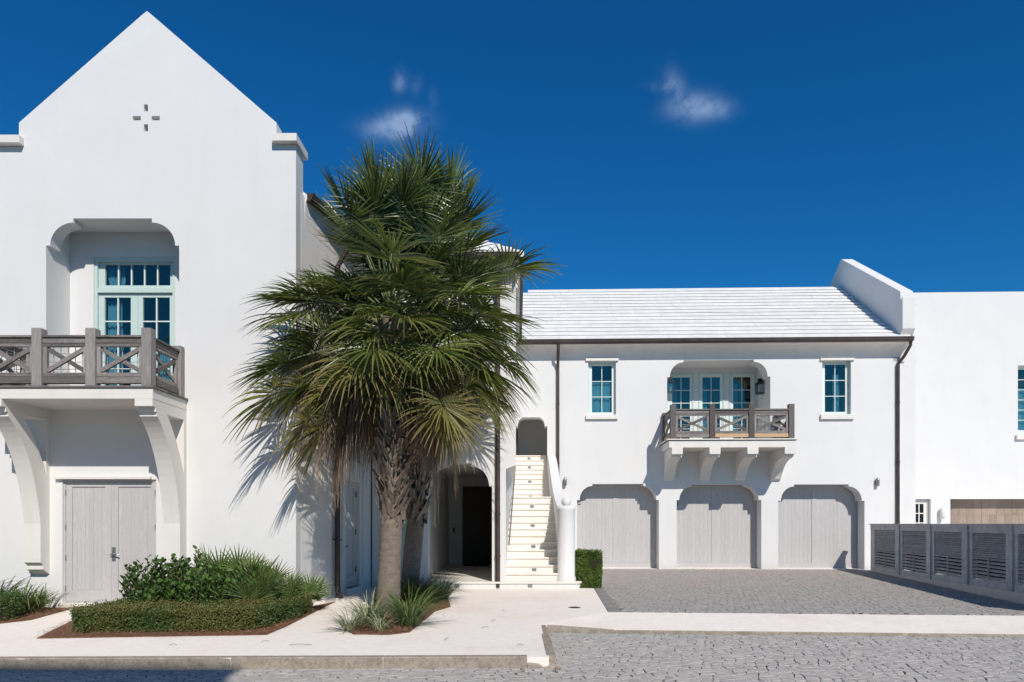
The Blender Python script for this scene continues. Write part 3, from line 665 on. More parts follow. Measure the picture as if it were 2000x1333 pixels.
# ------------------------------------------------------------------ COURTYARD WING (middle)
YW = 16.35; FW = Frame(0, YW, 0)
cw = empty('courtyard_wing', (0, YW, 0), 0, 'white two storey wing behind the palms with an arched porch and dark door', 'house')
U = lambda p, v=0: FW.U(p, v)
ZW = lambda p, v=0: FW.Zz(0, p, v)
por = arch(U(836), U(961), .155, ZW(950), ZW(905), .07, .50, .07, 12)
out = [(-3.47, -.2), (-.27, -.2), (-.27, 2.86), (-.03, 2.95), (-.03, 7.75), (-3.47, 7.75)]
up_win = rect(-2.9, -2.2, 4.6, 6.3)
MB().prism(out, [por, up_win], 0, .35).build('front_wall', 'stucco', cw)
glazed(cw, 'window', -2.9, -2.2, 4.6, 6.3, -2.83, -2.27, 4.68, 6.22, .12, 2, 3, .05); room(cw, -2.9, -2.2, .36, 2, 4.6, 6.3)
# stair-side wall, slightly splayed
b = MB(); b.add([(-.57, .351, -.2), (-.27, .351, -.2), (-.115, 6.95, -.2), (-.57, 6.95, -.2), (-.57, .351, 7.75), (-.27, .351, 7.75), (-.115, 6.95, 7.75), (-.57, 6.95, 7.75)],
      [(0, 3, 2, 1), (4, 5, 6, 7), (0, 1, 5, 4), (1, 2, 6, 5), (2, 3, 7, 6), (3, 0, 4, 7)]); b.build('stair_side_wall', 'stucco', cw)
b = MB(); b.add([(-.268, .353, 2.96), (-.031, .353, 2.96), (-.114, 6.9, 2.96), (-.118, 6.9, 2.96), (-.268, .353, 7.74), (-.031, .353, 7.74), (-.113, 6.9, 7.74), (-.118, 6.9, 7.74)],
      [(0, 3, 2, 1), (4, 5, 6, 7), (0, 1, 5, 4), (1, 2, 6, 5), (2, 3, 7, 6), (3, 0, 4, 7)]); b.build('upper_side_wall', 'stucco', cw)
# porch passage
pl = por[0][0]; pr_ = por[-1][0]; pb = 6.6
b = MB(); 
win = rect(1.9, 3.2, 1.6, 2.75)
b.box(pl - .25, pl - .16, .351, pb, -.1, 3.2)
b.box(pl - .3, pr_ + .1, .351, pb, 3.1, 3.25)
b.build('porch_lining', 'stucco', cw)
b = MB(); b.box(pl - .158, pl - .14, 2.6, 3.3, 1.55, 2.9); b.box(pl - .157, pl - .11, 2.5, 3.4, 1.45, 1.55); b.box(pl - .157, pl - .12, 2.5, 2.6, 1.55, 2.95); b.box(pl - .157, pl - .12, 3.3, 3.4, 1.55, 2.95); b.build('niche_surround', 'trim', cw)
d0, d1 = FW.U(903, pb), FW.U(962, pb); dzt_ = FW.Zz(0, 950, pb)
MB().prism(rect(pl - .3, pr_ + .12, -.1, 3.2), [rect(d0, d1, .156, dzt_)], pb + .001, pb + .25).build('porch_back', 'stucco', cw)
b = MB(); b.box(d0 + .002, d1 - .002, pb + .1, pb + .15, .157, dzt_ - .002); od = b.build('front_door', 'dark_wood', cw); od['label'] = 'very dark stained plank door at the end of the porch'
w = (d1 - d0 - .2) / 5
for i in range(5): MB().box(-w / 2 + .004, w / 2 - .004, 0, .02, 0, dzt_ - .6).build('plank', 'dark_wood', od, loc=(d0 + .1 + w * (i + .5), pb + .08, .38))
MB().box(d0 + .05, d1 - .1, pb - .55, pb - .02, .157, .17).build('door_mat', 'black', cw)
b = MB(); b.box(FW.U(885, pb) , FW.U(888, pb), pb - .02, pb, 1.25, 1.42); b.build('bell_push', 'black', cw)
b = MB(); b.box(pl - .158, pl - .13, 1.3, 1.38, .75, .98); b.build('socket_box', 'dark_metal', cw)
# louvred shutter strip seen between the trunks
lv = MB(); lv.box(0, .55, 0, .04, .25, 2.7); sh = lv.build('shutter', 'mint', cw, loc=(U(757), -.05, 0))
for i in range(26): 
    MB().beam((.275, -.004, 0), (.275, -.004, .0001), .01, .01)
    b = MB(); b.add([(.04, -.03, 0), (.51, -.03, 0), (.51, 0, .055), (.04, 0, .055), (.04, -.03, .01), (.51, -.03, .01), (.51, 0, .065), (.04, 0, .065)], [(0, 3, 2, 1), (4, 5, 6, 7), (0, 1, 5, 4), (1, 2, 6, 5), (2, 3, 7, 6), (3, 0, 4, 7)])
    b.build('slat', 'mint', sh, loc=(0, 0, .33 + i * .088))
# roof: hipped, stepped courses
for k in range(11):
    t0, t1 = k / 11 * 3.1, (k + 1) / 11 * 3.1
    def ring(t, dzz): return [(-6.0, -.5 + t, 7.84 + .68 * t + dzz), (.16 - t, -.5 + t, 7.84 + .68 * t + dzz), (.16 - t, 9.0, 7.84 + .68 * t + dzz)]
    r0, r1 = ring(t0, 0), ring(t1, 0); rb = ring(t0, -.09)
    b = MB(); b.add(rb + r0 + [(p[0], p[1], p[2]) for p in ring(t1, -.0)], [(0, 1, 4, 3), (1, 2, 5, 4), (3, 4, 7, 6), (4, 5, 8, 7)]); 
    b2 = MB(); v = rb + ring(t0, .05) + ring(t1 + .02, .012 - .0)
    b2.add(v, [(0, 1, 4, 3), (1, 2, 5, 4), (3, 4, 7, 6), (4, 5, 8, 7)]); b2.build('roof_course', 'roof', cw)
eave(-3.4, .02, cw, lambda u, v, z: (u, v, z), 7.76, .40, 7.2)
eave(.0, 6.6, cw, lambda u, v, z: (-.03 - v * .28, u - .3, z), 7.76, .36, 7.3)
cpx = U(972.5)
b = MB(); b.tube([(cpx, -.42, 7.65), (cpx, -.42, 7.45), (cpx, -.07, 6.9), (cpx, -.07, .02)], .056, 12)
for z_ in (.75, 1.75, 3.0, 5.0): b.tube([(cpx, -.07, z_), (cpx, -.07, z_ + .05)], .066, 12)
b.build('downpipe', 'gutter', cw)

# ------------------------------------------------------------------ STAIRCASE
stair = empty('staircase', (0, 16.25, 0), 0, 'long straight flight of cream limestone steps between white walls, ball-topped post at its foot', 'staircase')
def stepx(yy_):   # left and right edges at local depth
    t = min(1, max(0, yy_ / 6)); return -.30 + .17 * t, 1.032
nst = 21; tread = .29; rise = .18; z0 = .165; LAND = 1.99
# rounded bottom platform (porch and stairs share it)
pts = [(-2.35, 0)] + [(1.28 + .28 * math.sin(t * math.pi / 2 / 8), .28 - .28 * math.cos(t * math.pi / 2 / 8)) for t in range(9)] + [(1.56, .6), (1.0, .6), (1.0, .9), (-.29, .9), (-.29, .12), (-2.35, .12)]
b = MB(); b.prism(pts, [], -.1, z0 - .045, axis='z'); b.build('platform', 'stucco', stair)
pts2 = [(x + (.0 if x < 1 else .02), y - (.03 if y < .3 else 0)) for x, y in pts]
MB().prism(pts2, [], z0 - .044, z0, axis='z').build('platform_nosing', 'cream', stair)
b = MB(); b.box(-2.33, -.62, .125, 6.7, -.1, z0 - .012); b.build('porch_floor', 'cream', stair)
def light_box(par, x, y, z):
    q = MB(); q.box(-.055, .055, -.006, 0, -.038, .038); l_ = q.build('step_light', 'steel', par, loc=(x, y, z))
    return l_
for k in range(1, nst + 1):
    ya = .25 + (k - 1) * tread + (LAND - tread if k > 12 else 0); xl, xr = stepx(ya)
    extra_r = 0
    if k <= 2: extra_r = .03 * (3 - k)
    zt = z0 + rise * k
    q = MB(); q.box(xl - .0, xr + extra_r, ya, ya + (LAND + .1 if k == 12 else tread * (1.3 if k < nst else 2)), zt - rise - .02, zt - .038)
    st = q.build('step', 'cream', stair)
    MB().box(xl - .0, xr + extra_r + .0, ya - .028, ya + (LAND if k == 12 else tread) + .001, zt - .037, zt).build('nosing', 'cream', st, bevel=.006)
    if k in (2, 5, 8, 11, 13, 16, 19, 21): light_box(st, .42, ya - .001, zt - rise / 2 - .02)
light_box(stair, .31, -.001, .065); light_box(stair, -1.43, -.001, .065)
# right wall with swept coping
prof = [(.35, -.1), (.35, 1.93), (.8, 1.94), (1.5, 2.02), (2.3, 2.18), (3.2, 2.42), (4.0, 2.72), (4.8, 3.05), (5.5, 3.38), (6.3, 3.70), (7.05, 3.90), (7.05, -.1)]
q = MB(); q.prism(prof, [], 1.03, 1.30, axis='x'); q.build('side_wall', 'stucco', stair, bevel=.012)
q = MB(); q.lathe([(.235, -.1), (.235, .25), (.215, .27), (.213, 1.86), (.228, 1.90), (.222, 1.945), (.16, 1.97), (.09, 1.985)], 1.19, .30, 28); q.build('newel_post', 'stucco', stair, smooth=True)
q = MB(); q.lathe([(.115 * math.sin(t * math.pi / 12) + .001, 2.075 - .115 * math.cos(t * math.pi / 12)) for t in range(13)], 1.19, .30, 24); q.build('ball_finial', 'stucco', stair, smooth=True)
# handrail on the left
hr = [(-.185, .9, 1.28), (-.175, .95, 1.22), (-.15, 1.3, 1.45), (-.05, 5.2, 3.85)]
q = MB(); q.tube([(-.21, .95, 1.0), (-.20, .95, 1.12), (-.19, 1.05, 1.20), (-.06, 4.9, 3.28)], .021, 8); hd = q.build('handrail', 'steel', stair)
for t in (.05, .38, .7, .97):
    p = Vector((-.19, 1.05, 1.20)).lerp(Vector((-.06, 4.9, 3.28)), t); MB().tube([p, p + Vector((-.02, 0, -.07)), p + Vector((-.1, 0, -.08))], .01, 6).build('rail_bracket', 'steel', hd)

# ------------------------------------------------------------------ GARAGE HOUSE (right)
GA = -math.atan(.030)
FB = Frame(0, 23.38, GA)
gb = empty('garage_house', (0, 23.38, 0), GA, 'long white two storey house with three arched garage doors and a stepped white roof', 'house')
P = FB.P; U = FB.U; ZB = FB.Zz
def parch(x0, x1, fx0, zs, zt, px, z0, n=12, ny=.07):
    u0, u1 = U(x0), U(x1); return arch(u0, u1, z0, ZB(px, zs), ZB(px, zt), .09, U(fx0) - u0, ny, n)
g_open = [parch(1127, 1287, 1157, 977, 945.5, 1207, .001), parch(1321.5, 1487, 1352, 977, 946, 1405, .001), parch(1520, 1688.5, 1551, 978.5, 946.5, 1604, .001)]
st_open = parch(1006, 1069, 1020, 833, 815.5, 1037, 3.1, 10, .03)
al = parch(1303, 1504.5, 1335, 736.5, 703.5, 1405, 4.24)
w1 = rect(U(1149), U(1203), ZB(1176, 811), ZB(1176, 706)); w2 = rect(U(1606), U(1662), ZB(1634, 810), ZB(1634, 705))
wu0, wu1 = U(990), U(1757)
ztop = 7.62
MB().prism([(wu0, -.2), (wu1, -.2), (wu1, ztop), (wu0, ztop)], g_open + [st_open, al, w1, w2], 0, .5).build('front_wall', 'stucco', gb)
# garage doors
names = ['garage door nearest the stairs', 'middle garage door below the balcony', 'garage door beside the louvred fence']
for gi, g in enumerate(g_open):
    x0, x1 = g[0][0], g[-1][0]; xm = (x0 + x1) / 2 - .02; zt = max(p[1] for p in g)
    b = MB(); b.box(x0 - .1, x1 + .1, .57, .60, .02, zt + .1); d = b.build('garage_door', 'door_wood', gb); d['label'] = names[gi]
    sw_ = .085
    for (xa, xb) in ((x0 + .0, xm - .004), (xm + .004, x1)):
        MB().box(xa - .05, xa + sw_, .53, .57, .02, zt + .08).build('stile', 'door_wood', d); MB().box(xb - sw_, xb + .05, .531, .57, .02, zt + .08).build('stile', 'door_wood', d)
        MB().box(xa + sw_, xb - sw_, .532, .57, .02, .19).build('bottom_rail', 'door_wood', d)
        MB().box(xa + sw_, xb - sw_, .532, .57, zt - .12, zt + .08).build('top_rail', 'door_wood', d)
        n_ = 9; ww = (xb - xa - 2 * sw_) / n_
        for i in range(n_):
            MB().box(-ww / 2 + .0012, ww / 2 - .0012, 0, .02, 0, zt - .12 - .194).build('plank', 'door_wood', d, loc=(xa + sw_ + ww * (i + .5), .547 + rnd.uniform(0, .0015), .192))
    MB().box(x0 + .06, x0 + .16, .52, .53, 2.22, 2.24).build('pull', 'black', d)
    MB().box(x0 - .05, x1 + .05, .50, .62, -.001, .018).build('threshold', 'cream', d)
# stair head passage
sx0, sx1 = st_open[0][0], st_open[-1][0]; zl = z0 + rise * nst; zt_s = 5.35
b = MB(); b.box(sx0 - .3, sx0, .501, 2.7, 2.9, zt_s); b.box(sx1, sx1 + .3, .501, 2.7, 2.9, zt_s); b.box(sx0 - .3, sx1 + .3, .501, 2.7, zt_s, zt_s + .1); b.box(sx0 - .3, sx1 + .3, 2.4, 2.6, 2.9, zt_s - .001)
b.build('stairhead_lining', 'stucco', gb)
MB().box(sx0 + .001, sx0 + .05, .9, 1.9, zl, zl + 1.2).build('stairhead_door', 'dark_wood', gb)
MB().box(sx0 - .02, sx1 + .02, .86, 2.39, zl - .15, zl - .004).build('stairhead_floor', 'cream', gb)
# balcony alcove
x0, x1 = al[0][0], al[-1][0]; zf = 4.24; yb = 1.3; zc = max(p[1] for p in al) + .03
b = MB(); b.box(x0 - .2, x0, .501, yb, zf - .1, zc); b.box(x1, x1 + .2, .501, yb, zf - .1, zc); b.box(x0 - .2, x1 + .2, .501, yb, zc, zc + .1); b.box(x0 - .2, x1 + .2, .501, yb + .3, zf - .15, zf); b.build('alcove', 'stucco', gb)
drs = [(1302, 1354.5, 1313, 1347.5), (1364.5, 1414.5, 1372, 1406.5), (1424, 1475.5, 1432, 1466.5)]
ztd = FB.Zz(1405, 728.5, yb)
MB().prism(rect(x0 - .2, x1 + .2, zf - .1, zc + .1), [rect(U(a_, yb), U(b_, yb), zf + .001, ztd) for a_, b_, _, _ in drs], yb + .001, yb + .2).build('alcove_back', 'stucco', gb)
for (a_, b_, c_, d_) in drs:
    ua, ub = U(a_, yb) + .001, U(b_, yb) - .001
    fm = MB().prism(rect(ua, ub, zf + .002, ztd - .001), [rect(ua + .045, ub - .045, zf + .003, ztd - .045)], yb - .02, yb + .12).build('door_frame', 'mint', gb)
    glazed(gb, 'french_door', ua + .047, ub - .047, zf + .006, ztd - .047, U(c_, yb), U(d_, yb), zf + .25, FB.Zz(1405, 737, yb), yb + .01, 2, 5, .05, 'mintlight', curtain=[(U(c_, yb), U(c_, yb) + .2, .9)])
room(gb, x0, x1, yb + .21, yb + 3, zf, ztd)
q = MB(); q.box(U(1366.5, yb), U(1368, yb), yb - .05, yb + .0, 5.15, 5.35); q.build('door_handle', 'steel', gb)
# windows
def gwin(w, lint, sill, gx, gz, cur):
    xa, xb, za, zb = w[0][0], w[2][0], w[0][1], w[1][1]; pxm = (lint[0] + lint[1]) / 2
    MB().box(U(lint[0]), U(lint[1]), -.07, -.0, zb + .002, ZB(pxm, lint[2])).build('lintel', 'trim', gb, bevel=.005)
    MB().box(U(sill[0]), U(sill[1]), -.09, -.0, ZB(pxm, sill[2]), za - .002).build('sill', 'trim', gb, bevel=.005)
    MB().prism(rect(xa + .001, xb - .001, za + .001, zb - .001), [rect(xa + .05, xb - .05, za + .03, zb - .06)], .13, .24).build('window_frame', 'mint', gb)
    y = .17
    glazed(gb, 'window', xa + .051, xb - .051, za + .031, zb - .061, U(gx[0], y), U(gx[1], y), ZB(pxm, gz[1], y), ZB(pxm, gz[0], y), y, 2, 3, .05, 'mintlight', curtain=cur)
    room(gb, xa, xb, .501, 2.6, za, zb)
gwin(w1, (1144, 1208, 701), (1144, 1206.5, 819.5), (1156, 1195), (715, 806), [(U(1157), U(1195), .66)])
gwin(w2, (1601.5, 1668, 700.5), (1601.5, 1667, 819.5), (1611, 1651), (712.5, 805), [(U(1634), U(1646), .8)])
# eave, gutter, pipes
eave(wu0, U(1768), gb, lambda u, v, z: (u, v, z), 7.62, .42, 7.16)
def pipe(pxm, pts_):
    q = MB(); q.tube(pts_, .052, 10)
    for z_ in (1.6, 3.6, 5.6): q.tube([(pts_[-1][0], pts_[-1][1], z_), (pts_[-1][0], pts_[-1][1], z_ + .05)], .062, 10)
    return q.build('downpipe', 'gutter', gb)
ur = U(1752); pipe(0, [(ur + .22, -.45, 7.62), (ur + .22, -.42, 7.45), (ur + .12, -.25, 7.15), (ur, -.075, 6.9), (ur, -.07, 6.0), (ur, -.07, 0)])
ul = U(1089.5); pipe(0, [(ul, -.44, 7.6), (ul, -.42, 7.4), (ul, -.2, 7.1), (ul, -.07, 6.85), (ul, -.07, 2.2)])
# roof
rv = 4.0; rz = ZB(1400, 563, rv); ev, ez = -.52, 7.70; nc = 15
ur1 = U(1762, -.6)
url = U(1068, rv)
def left_edge(v_): return url - max(0, rv - v_) * 1.5 if v_ > 2.6 else -3.0 if True else 0
for k in range(nc):
    t0, t1 = k / nc, (k + 1) / nc; va, vb = ev + (rv - ev) * t0, ev + (rv - ev) * t1; za, zb = ez + (rz - ez) * t0, ez + (rz - ez) * t1
    xl_a = max(-3.0, url - (rv - va) * 1.5 - .3); lip = .045
    xr_ = U(1778, ev) if k == 0 else ur1 - .002
    # each course is a row of long slates, thick at its lower edge
    rgk = random.Random(k); x = xl_a; 
    q = MB()
    cut = [x]; 
    while x < xr_ - 1.0: x += rgk.uniform(1.5, 2.4); cut.append(min(x, xr_))
    cut[-1] = xr_
    for i in range(len(cut) - 1):
        a_, b_ = cut[i] + .003, cut[i + 1] - .003; w_ = rgk.uniform(-.006, .006)
        v = [(a_, va - .03, za + .004), (b_, va - .03, za + .004), (b_, vb + .03, zb - .06), (a_, vb + .03, zb - .06), (a_, va - .03, za + lip + w_), (b_, va - .03, za + lip + w_), (b_, vb, zb + .002), (a_, vb, zb + .002)]
        xm = (a_ + b_) / 2; v = [(p[0] - xm, p[1] - va, p[2] - za) for p in v]
        MB().add(v, [(0, 3, 2, 1), (4, 5, 6, 7), (0, 1, 5, 4), (1, 2, 6, 5), (2, 3, 7, 6), (3, 0, 4, 7)]).build('roof_slate', 'roof', gb, loc=(xm, va, za), recalc=False)
# back slope of roof and hidden closing walls
q = MB(); q.add([(url, rv, rz - .01), (ur1, rv, rz - .01), (ur1, 9, 7.7), (-2, 9, 7.7), (url - 2.1, rv - 1.4, rz - 1.02), (-3, ev + 2.0, ez + 1.2)], [(0, 1, 2, 3), (0, 3, 5, 4)]); q.build('rear_roof', 'roof', gb)
q = MB(); q.box(-3, ur1 + .3, 8.8, 9, -.2, 7.7); q.box(ur1 + .05, ur1 + .3, .55, 8.8, -.2, 8.5); q.box(-3, -2.8, .5, 8.8, -.2, 7.6); q.build('rear_wall', 'stucco', gb)
# right gable parapet with kneeler
pv = [(-.50, 7.72), (-.66, 8.02), (-.66, ZB(1762, 590, -.6)), (-.50, ZB(1762, 584, -.6) - .02), (-.50, ZB(1762, 575, -.6))]
apx = 3.85; apz = ZB(1635, 507, apx)
prof = [(-.45, 7.72), (-.62, 7.95), (-.62, 9.0), (-.50, 8.93), (-.47, 9.22), (apx, apz), (apx + .12, apz), (8.8, apz - 3.1), (8.8, 7.0), (.0, 7.0), (.0, 7.6)]
q = MB(); q.prism(prof, [], ur1, ur1 + .42, axis='x'); q.build('parapet', 'stucco', gb, bevel=.015)
# fin wall to the right of the downpipe and its coping
fu0, fu1 = U(1757) + .002, U(1787, .1)
zfin = ZB(1775, 598, .1)
MB().box(fu0, fu1, .06, .4, -.2, zfin).build('fin_wall', 'stucco', gb); MB().box(U(1762, -.02), U(1788.5, 0) + .02, .0, .45, zfin + .001, zfin + .07).build('coping', 'trim', gb)
# balcony
bf = -1.42; dzb2 = 4.26
ua, ub = U(1309, bf), U(1554, bf)
q = MB(); q.box(ua - .03, ub, bf, -.002, dzb2 - .28, dzb2 - .06); bal2 = q.build('balcony', 'trim', gb); bal2['label'] = 'small white balcony on four curved corbels over the middle garage'
for i in range(9):
    ya = bf - .05 + (1.46) * i / 9; MB().box(ua - .1, ub + .06, ya + .003, ya + 1.46 / 9 - .003, dzb2 - .04, dzb2 - .006).build('deck_board', 'cream', bal2)
MB().box(ua - .07, ub + .035, bf - .03, -.004, dzb2 - .058, dzb2 - .042).build('flashing', 'gutter', bal2)
pc = [U(p, bf) for p in (1315, 1391.5, 1468.5, 1546.5)]; pyc = bf + .08
for x in pc: post(bal2, x, pyc, dzb2 - .004, 1.10, .175, 'rail_zd')
for x in (pc[0] - .02, pc[-1] + .02): post(bal2, x, -.09, dzb2 - .004, 1.04, .16, 'rail_zd')
for i in range(3): bay(bal2, (pc[i] + .088, pyc), (pc[i + 1] - .088, pyc), dzb2, 1.13, new=(i > 0))
bay(bal2, (pc[0] - .01, -.17), (pc[0] - .01, pyc + .088), dzb2, 1.13, new=True, rods=False); bay(bal2, (pc[3] + .01, -.17), (pc[3] + .01, pyc + .088), dzb2, 1.13, rods=False)
zt_ = dzb2 - .281
for pxc in (1323, 1396.5, 1470.5, 1543.5):
    c = U(pxc, bf); w_ = .172
    prof = [(-1.43, zt_), (-1.43, zt_ - .21), (-1.28, zt_ - .21), (-1.28, zt_ - .29), (-1.14, zt_ - .29)] + qcurve((-1.10, zt_ - .31), (-.42, zt_ - .36), (-.12, zt_ - .92), 12) + [(-.002, zt_ - .98), (-.002, zt_)]
    MB().prism(prof, [], c - w_, c + w_, axis='x').build('corbel', 'trim', bal2)

# wall lanterns and sconces (things of their own)
def W3(F, u, v, z): return (F.o[0] + u * F.u[0] + v * F.v[0], F.o[1] + u * F.u[1] + v * F.v[1], z)
def lantern(loc, rz, label):
    r = empty('wall_lantern', loc, rz, label, 'lantern', 'lanterns in the balcony alcove')
    s = .115
    q = MB(); 
    for (sx, sy) in ((-1, -1), (1, -1), (1, 1), (-1, 1)): q.beam((sx * s, sy * s, -.22), (sx * s * 1.12, sy * s * 1.12, .12), .018, .018)
    for z_, k_ in ((-.22, 1.0), (.12, 1.12)):
        for (p, q_) in (((-1, -1), (1, -1)), ((1, -1), (1, 1)), ((1, 1), (-1, 1)), ((-1, 1), (-1, -1))): q.beam((p[0] * s * k_, p[1] * s * k_, z_), (q_[0] * s * k_, q_[1] * s * k_, z_), .024, .024)
    q.build('lantern_cage', 'dark_metal', r)
    q = MB(); k1 = s * 1.3; k2 = s * .45
    q.add([(-k1, -k1, .13), (k1, -k1, .13), (k1, k1, .13), (-k1, k1, .13), (-k2, -k2, .22), (k2, -k2, .22), (k2, k2, .22), (-k2, k2, .22)], [(0, 3, 2, 1), (4, 5, 6, 7), (0, 1, 5, 4), (1, 2, 6, 5), (2, 3, 7, 6), (3, 0, 4, 7)])
    q.box(-k2 * 1.2, k2 * 1.2, -k2 * 1.2, k2 * 1.2, .225, .30); q.build('lantern_roof', 'dark_metal', r)
    q = MB(); q.box(-s, s, -s, s, -.24, -.222); q.build('base_plate', 'dark_metal', r)
    q = MB(); q.tube([(0, 0, -.22), (0, 0, -.05)], .022, 8); q.build('candle', 'white_lamp', r)
    for (a_, b_) in (((-s, -s), (s, -s)), ((s, -s), (s, s)), ((s, s), (-s, s)), ((-s, s), (-s, -s))):
        q = MB(); q.beam((a_[0] * 1.03, a_[1] * 1.03, -.05), (b_[0] * 1.03, b_[1] * 1.03, -.05), .003, .30); q.build('glass_pane', 'glass', r)
    q = MB(); q.tube([(0, 0, .26), (.12, 0, .25), (.2, 0, .2)], .014, 6); q.box(.2, .215, -.06, .06, .0, .3); q.build('wall_arm', 'dark_metal', r)
    return r
lz = ZB(1483, 757, .75)
lantern(W3(FB, U(1484.5, .72), .72, lz), GA, 'black glazed lantern on the right side of the balcony alcove')
lantern(W3(FB, x0 + .21, .5, lz + .02), GA + math.pi, 'black glazed lantern half hidden by the left edge of the balcony alcove')
def sconce(F, px, py, v, label, m='steel', s=1.0):
    u, z = F.P(px, py, v - .06); r = empty('wall_sconce', W3(F, u, v, z), F.a, label, 'wall light', 'small wall lights')
    q = MB(); q.lathe([(.035, -.14), (.055, -.13), (.06, .06), (.05, .12), (.012, .15)], 0, -.09, 14); q.v = [(p[0] * s, p[1] * s, p[2] * s) for p in q.v]; q.build('shade', m, r, smooth=True)
    q = MB(); q.box(-.035 * s, .035 * s, -.03 * s, -.001, -.06 * s, .10 * s); q.build('back_plate', m, r)
    return r
sconce(FB, 1103.5, 941, 0, 'small steel wall light above the ball-topped stair post')
sconce(FB, 1713.5, 942, 0, 'small steel wall light between the right garage arch and downpipe')
# utility plate
q = MB(); uu, zz = P(1685.5, 1025, .15); 

# ------------------------------------------------------------------ FAR HOUSE (right edge)
FF = Frame(0, 26.0, GA)
fh = empty('far_house', (0, 26.0, 0), GA, 'plain white flat-topped house at the right edge behind the fence', 'house')
P = FF.P; U = FF.U
fw = rect(U(1988), U(2034), P(2010, 850)[1], P(2010, 714)[1]); fd = rect(U(1856), U(2120), .1, P(1900, 975)[1]); fs = rect(U(1770), U(1818), .3, P(1800, 975)[1])
fzt = P(1880, 571)[1]
MB().prism([(U(1700), -.2), (U(2500), -.2), (U(2500), fzt), (U(1700), fzt)], [fw, fd, fs], 0, .5).build('front_wall', 'stucco', fh)
MB().box(U(1700), U(2500), .51, 9, -.2, fzt - .3).build('house_core', 'stucco', fh)
MB().box(U(1983), U(2040), -.1, -.001, fw[0][1] - .17, fw[0][1] - .003).build('sill', 'trim', fh)
glazed(fh, 'window', fw[0][0] + .002, fw[2][0] - .002, fw[0][1] + .002, fw[1][1] - .002, fw[0][0] + .07, fw[2][0] - .07, fw[0][1] + .2, fw[1][1] - .12, .16, 2, 6, .06, 'mintlight', curtain=[(fw[0][0], fw[2][0], .7)])
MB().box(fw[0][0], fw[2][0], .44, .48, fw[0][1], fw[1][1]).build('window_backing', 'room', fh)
SX = U(1810, .15)
MAT['dark_glass'] = mat('dark_glass', (.012, .018, .019), .15, .1, 3, 0, 10, .15)
sidew = glazed(fh, 'side_window', fs[0][0] + .002, SX, fs[0][1] + .002, fs[1][1] - .08, U(1786.5, .15), U(1804, .15), fs[0][1] + .2, fs[1][1] - .18, .15, 2, 5, .06, 'trim', 'trim', mw=.035)
for ch in sidew.children:
    if ch.name.startswith('pane'): ch.data.materials[0] = MAT['dark_glass']
MB().prism(rect(fs[0][0] + .001, fs[2][0] - .001, fs[0][1], fs[1][1] - .001), [rect(fs[0][0] + .05, SX + .001, fs[0][1] + .001, fs[1][1] - .079)], .13, .3).build('window_frame', 'side_door', fh)
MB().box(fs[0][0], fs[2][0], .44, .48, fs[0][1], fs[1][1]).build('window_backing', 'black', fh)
gd = MB().box(fd[0][0], fd[2][0], .43, .48, .1, fd[1][1]).build('garage_door', 'brown_wood', fh); gd['label'] = 'brown plank garage door of the far house'
ww = .28
nn = int((fd[2][0] - fd[0][0]) / ww)
for r_ in range(4):
    for i in range(nn):
        zb_ = .12 + r_ * (fd[1][1] - .14) / 4
        MB().box(-ww / 2 + .003, ww / 2 - .003, 0, .03, 0, (fd[1][1] - .14) / 4 - .006).build('plank', 'brown_wood', gd, loc=(fd[0][0] + ww * (i + .5), .395 + rnd.uniform(0, .006), zb_))
sconce(FF, 1839, 1003, 0, 'pale wall light beside the brown garage door behind the fence', 'white_lamp', 1.5)

# ------------------------------------------------------------------ LOUVRED FENCE
fa = (11.62, 22.42); fb = (9.79, 13.2)
ang = math.atan2(fb[1] - fa[1], fb[0] - fa[0]); FL = Frame(fa[0], fa[1], ang)
fe = empty('louvred_fence', (fa[0], fa[1], 0), ang, 'dark grey louvred timber fence on a low white base wall along the drive', 'fence')
LU = FL.U; total = LU(2000) + 2.2
def wb(u): return .015 + .185 * u / LU(2000)
# base wall
q = MB(); q.add([(0, .01, -.1), (total, .01, -.1), (total, .22, -.1), (0, .22, -.1), (0, .01, wb(0)), (total, .01, wb(total)), (total, .22, wb(total)), (0, .22, wb(0))], [(0, 3, 2, 1), (4, 5, 6, 7), (0, 1, 5, 4), (1, 2, 6, 5), (2, 3, 7, 6), (3, 0, 4, 7)]); q.build('base_wall', 'trim', fe)
FT = 1.545
MB().box(-.12, total, -.02, .17, FT - .035, FT).build('cap_board', 'fence', fe)
MB().box(-.05, total, .0, .12, FT - .20, FT - .037).build('top_rail', 'fence', fe)
q = MB(); q.add([(-.05, .002, wb(0) + .002), (total, .002, wb(total) + .002), (total, .12, wb(total) + .002), (-.05, .12, wb(0) + .002), (-.05, .002, wb(0) + .13), (total, .002, wb(total) + .16), (total, .12, wb(total) + .16), (-.05, .12, wb(0) + .13)], [(0, 3, 2, 1), (4, 5, 6, 7), (0, 1, 5, 4), (1, 2, 6, 5), (2, 3, 7, 6), (3, 0, 4, 7)]); q.build('bottom_rail', 'fence', fe)
pan = [(LU(a_), LU(b_)) for a_, b_ in ((1708, 1747.6), (1762, 1807.6), (1824, 1877.5), (1898.5, 1963.5), (1987.5, 2070))]
wl_ = pan[-1][1] - pan[-1][0]
edges = [-.05] + [(pan[i][1] + pan[i + 1][0]) / 2 for i in range(4)] + [pan[-1][1] + .15]
